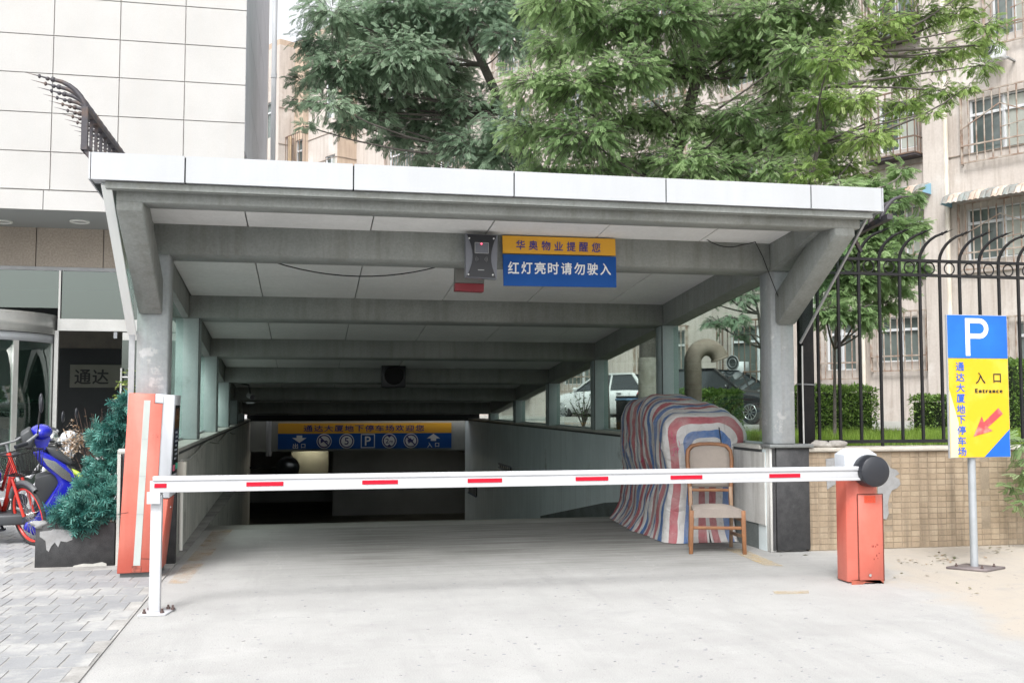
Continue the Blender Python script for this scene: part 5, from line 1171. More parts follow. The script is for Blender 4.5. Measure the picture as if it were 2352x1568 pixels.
# drip lines and a pilaster
b = MB()
for z in (4.45, 7.2, 9.95, 12.7):
    b.bar(W(0, z, -.012), W(LR, z, -.012), .03, .024)
b.build('render_joint', mat('render_joint', (.30, .25, .21), .9), apt)
up_ = meet(P0, AD, 2186) - uR; 
b = MB(); b.hexa([W(up_, GZ, -.001), W(up_ + .5, GZ, -.001), W(up_ + .5, GZ, -.16), W(up_, GZ, -.16)], [W(up_, ROOF, -.001), W(up_ + .5, ROOF, -.001), W(up_ + .5, ROOF, -.16), W(up_, ROOF, -.16)]); b.build('pilaster', M_apt, apt)
b = MB(); ud = meet(P0, AD, 2188) - uR; b.tube([W(ud, GZ + .2, -.1), W(ud, ROOF, -.1)], .06, 8); b.build('downpipe', mat('cream_downpipe', (.66, .63, .57), .5, 0, (.55, .5, .42), 2), apt)
b = MB(); ud = meet(P0, AD, 1988) - uR; b.tube([W(ud, GZ + .2, -.1), W(ud, ROOF, -.1)], .05, 8); b.build('downpipe', bpy.data.materials['cream_downpipe'], apt)
# striped sheet awnings
def awning(x0, x1, yt, yb, label):
    ua, ub = sorted((meet(P0, AD, x0) - uR, meet(P0, AD, x1) - uR)); zt, zb_ = zat(P0, AD, (x0 + x1) / 2, yt), zat(P0, AD, (x0 + x1) / 2, yb)
    n = int((ub - ua) / .12); prof = [(0, zt), (.22, zt - .03), (.45, zt - (zt - zb_) * .35), (.6, zb_)]
    t = thing('awning', label, 'awning', tuple(W(ua, zb_, 0)), group='corrugated awnings on the apartment wall')
    cols = [M_awb, M_awr]
    for i in range(n):
        u0, u1 = ua + (ub - ua) * i / n, ua + (ub - ua) * (i + 1) / n; b = MB(); v = []
        for d, z in prof: v += [W(u0 + .004, z, -d), W((u0 + u1) / 2, z + .025, -d - .01), W(u1 - .004, z, -d)]
        f = []
        for k in range(3):
            for s_ in (0, 1): f.append((3 * k + s_, 3 * k + s_ + 1, 3 * k + 3 + s_ + 1, 3 * k + 3 + s_))
        b.add(v, f, True); b.build('sheet_strip', cols[(i // 2) % 2], t)
    for u in (ua, ub):
        b = MB(); b.add([W(u, z, -d) for d, z in prof] + [W(u, zb_, 0)], [(0, 1, 2, 3, 4)]); b.build('end_sheet', mat('awning_blue', (.22, .42, .55), .5) if 'awning_blue' not in bpy.data.materials else bpy.data.materials['awning_blue'], t)
M_awb = mat('awning_grey', (.23, .26, .25), .7, 0, (.17, .17, .16), 4, streak=(.22, .14, .10), streak_amt=.7); M_awr = mat('awning_rust_white', (.48, .45, .41), .7, 0, (.33, .24, .18), 3, streak=(.30, .16, .09), streak_amt=.6)
awning(2195, 2420, 432, 462, 'long rust streaked awning over the upper barred window at the right edge'); awning(2050, 2155, 430, 457, 'short blue ended awning above the spiked roof fence, left of the downpipe')
# air conditioners
def aircon(q, D, N, label, s=.55):
    t = thing('air_conditioner', label, 'air conditioner', tuple(q), group='air conditioner units on the apartment wall', local=True); M = Matrix((( -D.x, -N.x, 0), (-D.y, -N.y, 0), (0, 0, 1))).to_4x4()
    b = MB(); b.box(-.4 * s, .4 * s, -.15, .15, 0, .55 * s, M); b.build('casing', M_wframe, t, bevel=.012, seg=1)
    b = MB(); b.torus((-.1, -.16, .275), (0, 1, 0), .20, .012, 20, 5, M); b.torus((-.1, -.16, .275), (0, 1, 0), .12, .01, 16, 5, M); b.build('grille', M_grey, t)
    b = MB(); b.disc((-.1, -.152, .275), (0, 1, 0), .20, .004, 20, M); b.build('fan', M_dark, t)
    b = MB(); b.box(-.35, -.3, -.1, .3, -.04, -.005, M); b.box(.3, .35, -.1, .3, -.04, -.005, M); b.build('bracket', M_grey, t)
def onwall(px, py, d): u = meet(P0, AD, px) - uR; return W(u, zat(P0, AD, px, py), -d)
aircon(onwall(2315, 148, .3), AD, N_, 'white air conditioner under the top right barred window')
aircon(onwall(1712, 857, .3), AD, N_, 'white air conditioner seen through the canopy glass right of the bent pipe')
# the further teeth of the facade
P = PR + AD * LR
u = meet(P, -BD, 770); W2, N2 = wallface(P, -BD, u, [], M_apt2); Pn = P - BD * u
b = MB(); b.hexa([W2(.01, 8.7, 0), W2(.012, 8.7, 0), W2(.012, 8.7, .01), W2(.01, 8.7, .01)], [W2(.01, 8.8, 0), W2(.012, 8.8, 0), W2(.012, 8.8, .01), W2(.01, 8.8, .01)])
u2 = meet(Pn, AD, 702); wx = [meet(Pn, AD, 748), meet(Pn, AD, 763)]
def zatp(P, D, px, py): u = meet(P, D, px); q = P + D * u; return H + ray(px, py).z * (q.y / ray(px, py).y)
a0, a1 = sorted((meet(Pn, AD, 765), meet(Pn, AD, 742)))
z_a, z_b = zatp(Pn, AD, 755, 270), zatp(Pn, AD, 755, 356); hl = [(a0, a1, z_a, z_a + 1.6), (a0, a1, z_b - 1.6, z_b)]
hl = [h for h in hl if h[2] > GZ] ; hl += [(a0, a1, 5.0, 6.6), (a0, a1, 2.2, 3.8)]
W3, N3 = wallface(Pn, AD, u2, hl, M_apt)
for h in hl: window(W3, AD, *h, cage=0, kind=1)
Pp = Pn + AD * u2
u3 = meet(Pp, -BD, 690); W4, N4 = wallface(Pp, -BD, .01 + abs(u3), [], M_apt2)
Pq = Pp + AD * 1.6; u4 = meet(Pp + AD * 1.2, -BD, 633)
Pc = Pp + AD * 1.2
W5, N5 = wallface(Pp, AD, 1.2, [(.15, 1.05, 8.5, 10.2), (.15, 1.05, 11.3, 13.0), (.15, 1.05, 5.5, 7.2)], M_apt2)
for a in (8.5, 11.3, 5.5): window(W5, AD, .15, 1.05, a, a + 1.7, cage=2)
W6, N6 = wallface(Pc, -BD, u4, [], M_apt); Pd = Pc - BD * u4
b = MB(); b.tube([W6(.25, GZ, -.1), W6(.25, ROOF - 4, -.1)], .08, 8); b.build('downpipe', mat('tan_downpipe', (.50, .38, .24), .6), apt)
b = MB()
for WW, LL in ((W6, u4), (W3, u2), (W2, u)):
    for z in (6.3, 7.4, 9.0, 10.1, 11.7, 12.8, 14.4): b.bar(WW(0, z, -.01), WW(LL, z, -.01), .035, .02)
b.build('render_joint', bpy.data.materials['render_joint'], apt)
hl = [(.3, 1.2, z, z + 1.6) for z in (2.2, 4.95, 7.7, 10.45, 13.2)]; W7, N7 = wallface(Pd, AD, 14, hl, M_apt)
for h in hl: window(W7, AD, *h, cage=0)
b = MB(); allp = [PR, PR + AD * LR, Pn, Pp, Pc, Pd, Pd + AD * 14]; top = [Vector((p.x, p.y, ROOF)) for p in allp]; back = [top[-1] + BD * 10, top[0] + BD * 10]
poly = [(p.x, p.y) for p in top + back]; b.prism(poly, 'z', ROOF - .005, ROOF + .25); b.build('roof', M_apt2, apt)
b = MB(); b.hexa([top[0] + BD * .5 - Vector((0, 0, 16)), top[0] + BD * 1 - Vector((0, 0, 16)), top[1] + BD * 1 - Vector((0, 0, 16)), top[1] + BD * .5 - Vector((0, 0, 16))], [top[0] + BD * .5, top[0] + BD * 1, top[1] + BD * 1, top[1] + BD * .5]); b.build('inner_wall', M_dark, apt)
# yard
b = MB(); b.add([(8, 17.8, .974), (40, 17.8, .974), (40, 70, .974), (4.99, 70, .974), (4.99, 24, .974)], [(0, 1, 2, 3, 4)]); struct(b.build('yard_paving', mat('yard_concrete', (.36, .35, .33), .9, 0, (.28, .28, .26), 1, fine=.1)))
e0, e1 = W(0, .975, -1.6), W(LR - 6, .975, -1.6); b = MB(); b.bar(e0 + Vector((0, 0, .06)), e1 + Vector((0, 0, .06)), .14, .13); struct(b.build('kerb', M_ledge))

# ================================================================= FOLIAGE
def spray_template(pairs=7, ll=.29, lw=.075, droop=.18):
    """a pinnate leaf of unit length along +x: pairs of narrow leaflets on a drooping rib"""
    V = []; Fc = []
    def leaf(o, d, up):
        n = np.cross(d, up); n /= np.linalg.norm(n); i = len(V); V.extend([o, o + d * ll * .45 + n * lw, o + d * ll, o + d * ll * .45 - n * lw]); Fc.append((i, i + 1, i + 2, i + 3))
    for k in range(pairs):
        s = .16 + .80 * k / (pairs - 1); o = np.array([s, 0, -droop * s * s]); sc_ = 1
        for sg in (-1, 1): d = np.array([.42, sg * .86, -.22]); d /= np.linalg.norm(d); leaf(o, d, np.array([.1, 0, 1.]))
    leaf(np.array([1., 0, -droop]), np.array([.96, 0, -.28]), np.array([.28, 0, .96])); return np.array(V), np.array(Fc)
def scatter(V0, F0, pos, dirs, size, roll, tone):
    """place copies of a small leaf mesh: pos (n,3), dirs (n,3)"""
    n = len(pos); x = dirs / np.linalg.norm(dirs, axis=1, keepdims=True); up = np.tile([0, 0, 1.], (n, 1)) + rng.normal(0, roll, (n, 3)); y = np.cross(up, x); y /= np.linalg.norm(y, axis=1, keepdims=True) + 1e-9; z = np.cross(x, y)
    Rm = np.stack([x, y, z], 2); V = np.einsum('nij,kj->nki', Rm, V0) * size[:, None, None] + pos[:, None, :]
    Fc = (F0[None] + (np.arange(n) * len(V0))[:, None, None]).reshape(-1, F0.shape[1]); return V.reshape(-1, 3), Fc, np.repeat(tone, len(V0))
SV, SF = spray_template()
def crown(blobs, density, size, droopy=.35):
    """blobs: (centre, radius); twigs fill each blob in layered, drooping fans"""
    pos = []; dr_ = []; tn = []; twigs = []
    for c, r in blobs:
        n = max(3, int(density * r ** 2.2)); base = rng.uniform(.25, .75)
        for _ in range(n):
            d = rng.normal(0, 1, 3); d[2] = d[2] * .55 + .15; d /= np.linalg.norm(d); q = r * rng.uniform(.35, 1.0) ** .6; tip = np.array(c) + d * q * np.array([1, 1, .8]); o = tip - d * r * rng.uniform(.35, .55); tip = tip + np.array([0, 0, -.12 * r])
            twigs.append((o, tip)); L_ = np.linalg.norm(tip - o); k = int(max(4, L_ / .075)); ax = (tip - o) / L_; sd_ = np.cross(ax, [0, 0, 1]); sd_ /= np.linalg.norm(sd_) + 1e-6; tt = np.clip(base + rng.normal(0, .13), 0, 1)
            for i in range(k):
                f = (i + .5) / k; s = 1 if i % 2 else -1; pos.append(o + (tip - o) * f); v = ax * .75 + sd_ * s * .8 * (1 - .5 * f) + np.array([0, 0, -droopy * rng.uniform(.2, 1.3)]) + rng.normal(0, .18, 3); dr_.append(v); tn.append(np.clip(tt + rng.normal(0, .10), 0, 1))
    pos = np.array(pos); n = len(pos); sz = size * rng.uniform(.65, 1.2, n); V, Fc, T = scatter(SV, SF, pos, np.array(dr_), sz, .35, np.array(tn)); return V, Fc, T, twigs
M_bark = mat('grey_brown_bark', (.085, .075, .068), .95, 0, (.13, .118, .105), 6, fine=.25, fscale=40, bump=.5, bscale=30, streak=(.06, .05, .045), streak_amt=.6)
M_limew = mat('limewashed_bark', (.42, .40, .36), .9, 0, (.26, .24, .20), 5, fine=.2, bump=.5, bscale=25, streak=(.12, .10, .08), streak_amt=.6)
def tree(name, label, base, trunk_pts, blobs, density, size, m, r0=.15, lime=None, group=None, attach=None):
    t = thing(name, label, 'tree', tuple(base), group=group); pts = [Vector(p) for p in trunk_pts]; n = len(pts)
    b = MB(); b.tube(pts, [r0 * (1.25 if i == 0 else 1) * (1 - .5 * i / (n - 1)) for i in range(n)], 14); b.build('trunk', M_bark, t)
    if lime: a, c_ = pts[0], pts[0].lerp(pts[1], 1); b = MB(); k = (lime - a.z) / (c_.z - a.z); b.tube([a, a.lerp(c_, k * .5), a.lerp(c_, k)], [r0 * 1.27, r0 * 1.16, r0 * 1.08], 16); b.build('limewash', M_limew, t)
    V, Fc, T, tw = crown(blobs, density, size); o = stuff(mesh_np('crown', V, Fc, m, t, T)); 
    b = MB()
    for c, r in blobs:
        c = Vector(c); bi = min(range(1, n), key=lambda i: (pts[i] - c).length + (0 if pts[i].z < c.z else 2)); s = pts[bi]; md = s.lerp(c, .5) + Vector((random.uniform(-.3, .3), random.uniform(-.3, .3), -.12 * (c - s).length + random.uniform(-.1, .3)))
        rr_ = min(.036, .014 + .006 * (c - s).length); crv = [s * (1 - f) ** 2 + md * 2 * f * (1 - f) + c * f * f for f in (0, .2, .4, .6, .8, 1)]; b.tube(crv, [rr_ * (1 - .72 * f) for f in (0, .2, .4, .6, .8, 1)], 6)
    for o_, tp in tw[::2]: b.tube([o_, (np.array(o_) + tp) / 2 + [0, 0, .02], tp], [.008, .006, .003], 3, cap=False)
    b.build('branches', M_bark, t); return t
M_leafA = leafmat('dark_locust_leaves', [(.16, .24, .17), (.23, .33, .22), (.31, .42, .29), (.40, .50, .36)], .55)
M_leafB = leafmat('bright_locust_leaves', [(.12, .20, .085), (.20, .31, .13), (.30, .43, .19), (.42, .53, .30)], .5)
M_leafC = leafmat('yellow_green_leaves', [(.12, .20, .05), (.20, .31, .09), (.30, .42, .13), (.40, .50, .20)], .5)
def bl(lst, Y, jy=1.2):
    out = []
    for e in lst:
        px, py, r = e[:3]; y = (e[3] if len(e) > 3 else Y) + random.uniform(-jy, jy); out.append((tuple(at(px, py, y)), r))
    return out
bA = bl([(700, 185, .45), (735, 95, .7), (690, 230, .32), (765, 30, .8), (770, 150, .85), (760, 240, .55), (850, 60, 1.0), (840, 170, 1.0), (830, 255, .65), (930, 20, 1.1), (925, 130, 1.1), (915, 235, .9), (895, 320, .5), (1010, 70, 1.1), (1000, 180, 1.1), (1000, 290, .9), (960, 350, .5), (1095, 30, 1.0), (1080, 240, .8), (1080, 330, .85), (1165, 90, .7), (1160, 290, .7), (1150, 365, .8), (700, 290, .25), (800, 285, .4), (930, 300, .5), (870, 275, .45), (985, 370, .45), (860, -60, 1.0), (1000, -60, 1.2), (1140, -50, 1.0), (1230, 20, .9)], 20, 1.3)
tA = at(1382, 900, 21.0)
tree('locust_tree', 'dark green locust tree left of centre, its branches reaching over the canopy towards the sky', (tA.x, tA.y, GZ), [(tA.x, tA.y, GZ), at(1375, 640, 20.8), at(1300, 470, 20.5), at(1205, 350, 20.3), at(1160, 260, 20), at(1110, 150, 19.8), at(1060, 40, 19.6)], bA, 260, .145, M_leafA, .15)
bB = bl([(1225, 190, .7), (1230, 300, .8), (1260, 390, .6), (1300, 100, .8), (1330, 200, .8), (1340, 310, .8), (1370, 390, .6), (1290, 0, .8), (1400, 50, .9), (1430, 160, .8), (1440, 270, .8), (1460, 370, .75), (1400, -60, .9), (1520, 40, .9), (1540, 150, .85), (1545, 270, .8), (1570, 370, .75), (1640, 60, .9), (1660, 290, .75), (1660, 390, .6), (1640, 170, .5), (1760, 40, .9), (1740, 130, .6), (1770, 240, .6), (1740, 330, .8), (1760, 390, .6), (1860, 60, .8), (1880, 160, .7), (1860, 290, .75), (1850, 380, .6), (1560, -70, 1.0), (1750, -70, 1.0), (1940, -50, .9), (1700, 110, .7), (1800, 190, .6), (1830, 120, .6), (1700, 265, .6), (1800, 310, .6), (1900, 240, .5), (1905, 330, .5), (1640, 340, .5)], 15.8, 1.2)
tB = at(1492, 900, 17.0)
tree('locust_tree', 'large bright green locust tree in the middle, its limewashed trunk behind the canopy glass', (tB.x, tB.y, GZ), [(tB.x, tB.y, GZ), at(1488, 760, 17), at(1500, 560, 16.9), at(1530, 420, 16.8), at(1570, 300, 16.6), at(1600, 180, 16.4), at(1600, 40, 16.2)], bB, 370, .125, M_leafB, .165, lime=2.3)
bC = bl([(1855, 395, .4, 13.6), (1850, 310, .4, 13.6), (1880, 225, .4, 13.6), (1905, 140, .45, 13.6), (1950, 110, .6), (2020, 60, .6), (2050, 170, .5), (2110, 40, .55), (2140, 130, .5), (2080, 240, .42), (2200, 30, .5), (2215, 110, .45), (2160, 210, .4), (2255, 60, .4), (2260, 150, .3), (2220, 200, .25), (1960, 230, .55), (1990, 320, .5), (1930, 380, .5), (2030, 300, .3), (1985, 400, .3), (2100, -50, .6), (2240, -40, .5), (2290, 100, .22), (2140, 260, .22)], 14.2, .8)
tC = at(1838, 900, 14.5)
tree('locust_tree', 'lighter yellow green locust tree spreading thin branches at the upper right', (tC.x, tC.y, GZ), [(tC.x, tC.y, GZ), at(1838, 640, 14.5), at(1850, 480, 14.5), at(1880, 330, 14.4), at(1890, 200, 14.3), at(1930, 120, 14.2)], bC, 420, .11, M_leafC, .05)
bD = bl([(1905, 480, .35), (1965, 455, .33), (2030, 450, .33), (2085, 450, .22), (1900, 560, .38), (1965, 550, .38), (2040, 530, .38), (2095, 520, .25), (1900, 640, .35), (1970, 640, .38), (2045, 620, .36), (2100, 610, .24), (1900, 715, .3), (1965, 715, .28), (2030, 700, .25), (2000, 745, .16), (2070, 390, .2), (1935, 430, .3), (1995, 500, .35), (1930, 600, .35), (2010, 585, .35), (1940, 680, .3), (2060, 660, .25), (2000, 660, .3), (1870, 620, .3), (1875, 520, .3), (2000, 430, .3)], 12.4, .5)
tD = at(1915, 900, 12.6)
tree('young_locust_tree', 'small bushy tree with feathery leaves just behind the left part of the black fence', (tD.x, tD.y, GZ), [(tD.x, tD.y, GZ), at(1917, 800, 12.6), at(1925, 680, 12.5), at(1940, 560, 12.4), at(1960, 450, 12.4)], bD, 1100, .125, M_leafB, .02)
bE = bl([(1625, 690, .22), (1660, 670, .28), (1705, 680, .28), (1690, 730, .26), (1655, 740, .22), (1700, 770, .15), (1735, 640, .25), (1630, 740, .14)], 14.5, .4)
tE = at(1748, 900, 14.6)
tree('young_locust_tree', 'leafy sapling seen through the canopy glass above the bent concrete pipe', (tE.x, tE.y, GZ), [(tE.x, tE.y, GZ), at(1750, 800, 14.6), at(1742, 720, 14.6), at(1725, 650, 14.5)], bE, 700, .10, M_leafA, .03)
# low plant hanging over the tiled wall at the right edge
bF = bl([(2310, 1010, .10), (2345, 1020, .13), (2350, 1090, .15), (2325, 1120, .12), (2355, 1150, .16), (2375, 1060, .2), (2340, 1160, .08)], 9.35, .1)
t = thing('hanging_shrub', 'feathery green shrub hanging over the tiled wall at the right edge', 'shrub', (7.5, 9.5, 1.0)); V, Fc, T, tw = crown(bF, 700, .10); stuff(mesh_np('foliage', V, Fc, M_leafB, t, T)); b = MB()
for o_, tp in tw[::2]: b.tube([o_, tp], [.004, .002], 3, cap=False)
b.tube([(7.9, 9.9, 1.0), (7.75, 9.6, 1.2), (7.5, 9.4, 1.05), (7.35, 9.35, .7)], [.015, .012, .01, .006], 6); b.build('stem', M_bark, t)
# hedges
LV = np.array([[0, 0, 0], [.5, .22, .03], [1, 0, 0], [.5, -.22, .03]]); LF = np.array([[0, 1, 2, 3]])
M_hedge = leafmat('hedge_leaves', [(.05, .10, .022), (.10, .18, .04), (.17, .28, .06), (.28, .40, .10)], .3); M_hcore = mat('hedge_core', (.018, .03, .010), .95)
def hedge(label, x0, x1, y0, y1, z0, z1, n, group='clipped hedges behind the canopy and fence'):
    t = thing('hedge', label, 'hedge', ((x0 + x1) / 2, (y0 + y1) / 2, z0), group=group)
    b = MB(); e = .06; b.box(x0 + e, x1 - e, y0 + e, y1 - e, z0, z1 - e); b.build('dark_core', M_hcore, t)  # solid core coloured dark, standing in for the shade inside the hedge
    pos = []; nr = []
    for _ in range(n):
        f = rng.choice(5, p=[.36, .36, .12, .06, .10]); u, v = rng.uniform(0, 1, 2); bump = rng.normal(0, .022)
        if f == 0: p = [x0 + (x1 - x0) * u, y0 + bump, z0 + (z1 - z0) * v]; d = [0, -1, .3]
        elif f in (1, 4): p = [x0 + (x1 - x0) * u, y0 + (y1 - y0) * v, z1 + bump]; d = [0, -.3, 1]
        elif f == 2: p = [x0 + bump, y0 + (y1 - y0) * u, z0 + (z1 - z0) * v]; d = [-1, 0, .3]
        else: p = [x1 + bump, y0 + (y1 - y0) * u, z0 + (z1 - z0) * v]; d = [1, 0, .3]
        nn_ = noise.noise(Vector(p) * 5) * .05; p = np.array(p) + np.array(d) * nn_; pos.append(p); nr.append(np.array(d) + rng.normal(0, .8, 3))
    V, Fc, T = scatter(LV, LF, np.array(pos), np.array(nr), rng.uniform(.035, .065, n), 1.0, np.clip(rng.normal(.5, .25, n), 0, 1)); stuff(mesh_np('foliage', V, Fc, M_hedge, t, T))
hy = 15.2
hedge('clipped hedge seen through the canopy glass in front of the black car', 6.0, at(1705, 920, hy).x, hy, hy + .8, GZ, at(1640, 903, hy).z, 9000)
hedge('clipped hedge behind the left bays of the black fence', at(1812, 920, hy).x, at(2014, 920, hy).x, hy, hy + .9, GZ, at(1900, 893, hy).z, 12000)
hedge('hedge behind the P sign, right part of the black fence', at(2158, 920, hy).x, at(2215, 920, hy).x, hy, hy + .9, GZ, at(2200, 915, hy).z, 5000)
hedge('taller hedge at the right edge of the picture', at(2325, 920, 14).x, at(2500, 920, 14).x, 14, 15, GZ, at(2330, 832, 14).z, 9000)
# small bare-stemmed plant in front of the white car
q = at(1340, 975, 21); t = thing('small_plant', 'small spindly plant in front of the white car, seen through the canopy glass', 'plant', (q.x, q.y, GZ)); b = MB(); rr = random.Random(4)
for k in range(12):
    a = rr.uniform(0, 6.28); h = rr.uniform(.4, .85); e = Vector((q.x + .28 * math.cos(a), q.y + .2 * math.sin(a), GZ + h)); b.tube([(q.x, q.y, GZ), (q.x + .12 * math.cos(a), q.y, GZ + h * .5), e], [.012, .01, .006], 5)
b.build('stem', M_bark, t); n = 120; pos = np.array([q.x, q.y, GZ + .5]) + rng.normal(0, 1, (n, 3)) * [.15, .12, .2]; V, Fc, T = scatter(LV, LF, pos, rng.normal(0, 1, (n, 3)), rng.uniform(.05, .09, n), 1, rng.uniform(0, .15, n)); stuff(mesh_np('foliage', V, Fc, M_hedge, t, T))

# ================================================================= CARS, PIPE
def car(label, pos, fwd, paint, mname, L_=4.35, hgt=1.42):
    t = thing('parked_car', label, 'car', tuple(pos), group='cars parked in the yard', local=True); t.rotation_euler = (0, 0, math.atan2(fwd.y, fwd.x))
    st_ = [(-.50, .62, .35, .70), (-.485, .84, .26, .80), (-.40, .92, .22, .845), (-.25, .93, .20, .86), (0, .92, .20, .865), (.20, .90, .20, .86), (.34, .84, .20, .845), (.45, .74, .22, .80), (.495, .60, .30, .68)]
    v = []; f = []; n = 12
    for fx, zt_, zb__, hw in st_:
        x = fx * L_; s = [(.62 * hw, zb__), (.93 * hw, zb__ + .04), (hw, zb__ + .2), (hw, zt_ - .22), (.97 * hw, zt_ - .07), (.80 * hw, zt_)]
        v += [(x, y, z) for y, z in s] + [(x, -y, z) for y, z in s[::-1]]
    for i in range(len(st_) - 1):
        for k in range(n): f.append((i * n + k, i * n + (k + 1) % n, (i + 1) * n + (k + 1) % n, (i + 1) * n + k))
    f += [tuple(range(n))[::-1], tuple(range((len(st_) - 1) * n, len(st_) * n))]
    b = MB(); b.add(v, f, True); b.build('body', paint, t)
    bot = [(-.40, .74), (.25, .74)]; g_ = [(-.40 * L_, .90), (-.27 * L_, hgt - .05), (.05 * L_, hgt - .05), (.24 * L_, .88)]
    b = MB(); b.hexa([(g_[0][0], -.74, .88), (g_[3][0], -.74, .88), (g_[3][0], .74, .88), (g_[0][0], .74, .88)], [(g_[1][0], -.56, hgt - .045), (g_[2][0], -.56, hgt - .045), (g_[2][0], .56, hgt - .045), (g_[1][0], .56, hgt - .045)]); b.build('windows', M_carglass, t)
    b = MB(); v = []; rx_ = [(-.28, .0), (-.24, .03), (-.12, .045), (0, .035), (.06, .0)]
    for fx, dz in rx_: v += [(fx * L_, y, hgt - .045 + dz * (1 - (y / .62) ** 2) + .002) for y in (-.59, -.4, 0, .4, .59)]
    b.add(v, [(i * 5 + k, i * 5 + k + 1, i * 5 + k + 6, i * 5 + k + 5)[::-1] for i in range(4) for k in range(4)], True)
    for s_ in (-1, 1):
        b.bar((g_[0][0] - .02, s_ * .75, .88), (g_[1][0] - .02, s_ * .57, hgt - .03), .09, .04); b.bar((g_[3][0] + .02, s_ * .75, .87), (g_[2][0] + .02, s_ * .57, hgt - .03), .07, .04)
        b.bar((g_[1][0] - .03, s_ * .575, hgt - .03), (g_[2][0] + .03, s_ * .575, hgt - .03), .05, .05); b.bar((-.10 * L_, s_ * .752, .88), (-.09 * L_, s_ * .575, hgt - .05), .05, .03)
    b.build('roof', paint, t)
    for wx in (.325, -.305):
        for s_ in (-1, 1):
            b = MB(); b.torus((wx * L_, s_ * .77, .31), (0, 1, 0), .235, .078, 24, 8); b.disc((wx * L_, s_ * .74, .31), (0, 1, 0), .24, .14, 20); w_ = b.build('wheel', M_rubber, t)
            b = MB(); b.torus((wx * L_, s_ * .845, .31), (0, 1, 0), .19, .012, 24, 5)
            for k in range(10): a = k * math.pi / 5; b.bar((wx * L_ + .03 * math.cos(a), s_ * .845, .31 + .03 * math.sin(a)), (wx * L_ + .19 * math.cos(a), s_ * .845, .31 + .19 * math.sin(a)), .03, .015, upv=(0, 1, 0))
            b.build('rim', M_chrome, w_)
    for s_ in (-1, 1):
        b = MB(); b.sphere((.465 * L_, s_ * .60, .66), .12, 10, 6, (.7, 1.3, .6)); b.build('headlight', M_chrome, t)
        b = MB(); b.sphere((-.475 * L_, s_ * .66, .78), .1, 10, 6, (.5, 1.2, .9)); b.build('tail_light', M_red, t)
        for x in (-.02, -.21): b = MB(); b.box(x * L_ - .09, x * L_ + .09, s_ * .875 - .012, s_ * .875 + .012, .80, .83); b.build('door_handle', M_blackpl, t)
        b = MB(); b.sphere((.19 * L_, s_ * .92, .95), .09, 10, 6, (.6, 1.1, .7)); b.build('wing_mirror', paint, t)
        b = MB()
        for x in (.16, -.10, -.30): b.bar((x * L_, s_ * .869, .30), (x * L_, s_ * .862, .84), .008, .008)
        b.build('door_seam', M_dark, t)
    return t
M_carglass = mat('car_glass', (.03, .035, .04), .05, spec=.8)
M_carw = mat('white_car_paint', (.68, .69, .70), .25, coat=.6); M_carb = mat('black_car_paint', (.012, .013, .016), .18, coat=.8)
pw2 = atD(1347, 966, 30.5); car('white saloon car seen through the canopy glass with its front wheel beside the pillar', Vector((pw2.x, pw2.y, .976)) - AD * (4.35 * .325 - .95) + BD * .8, AD, M_carw, 'w')
pb2 = atD(1655, 966, 27.0); car('black saloon car behind the hedge, seen through the canopy glass', Vector((pb2.x, pb2.y, .976)), -AD, M_carb, 'b', 4.7, 1.45)
q0 = at(1438, 960, 19.5)
t = thing('storage_box', 'black box with pale blue lid edge outside the canopy glass by the limewashed trunk', 'box', (q0.x + .3, 19.6, GZ)); zt = at(1450, 911, 19.5).z; b = MB(); b.box(q0.x, q0.x + .75, 19.5, 20.2, GZ, zt - .06); b.build('box', M_blackpl, t, bevel=.03); b = MB(); b.box(q0.x - .01, q0.x + .76, 19.49, 20.21, zt - .075, zt - .03); b.build('lid_edge', mat('pale_blue_trim', (.22, .38, .62), .4), t, bevel=.01); b = MB(); b.box(q0.x, q0.x + .75, 19.5, 20.2, zt - .03, zt + .02); b.build('lid', M_blackpl, t, bevel=.02)
# bent vent pipe
q = at(1592, 900, 13.6); rp = .122; zb2 = at(1592, 832, 13.6).z; rb_ = (at(1655, 800, 13.6).x - at(1592, 800, 13.6).x) / 2
t = thing('vent_pipe', 'thick rusty brown pipe bent over at the top like a walking stick behind the canopy', 'vent pipe', (q.x, q.y, GZ)); pts = [(q.x, q.y, GZ), (q.x, q.y, zb2)]; rs = [rp, rp]
for a in np.linspace(12, 165, 12): pts.append((q.x + rb_ - rb_ * math.cos(R(a)), q.y - .0, zb2 + rb_ * 1.05 * math.sin(R(a)))); rs.append(rp)
b = MB(); b.tube(pts, rs, 24, cap=False); b.build('pipe', mat('rusty_pipe', (.20, .155, .125), .85, 0, (.30, .25, .21), 3, fine=.15, bump=.25, streak=(.10, .07, .05), streak_amt=.5), t)
e_ = Vector(pts[-1]); dv = (Vector(pts[-1]) - Vector(pts[-2])).normalized(); b = MB(); b.torus(e_, dv, rp, .014, 24, 6); b.build('mouth_rim', bpy.data.materials['rusty_pipe'], t); b = MB(); b.disc(e_ - dv * .06, dv, rp * .98, .004, 24); b.build('mouth_inside', M_dark, t)

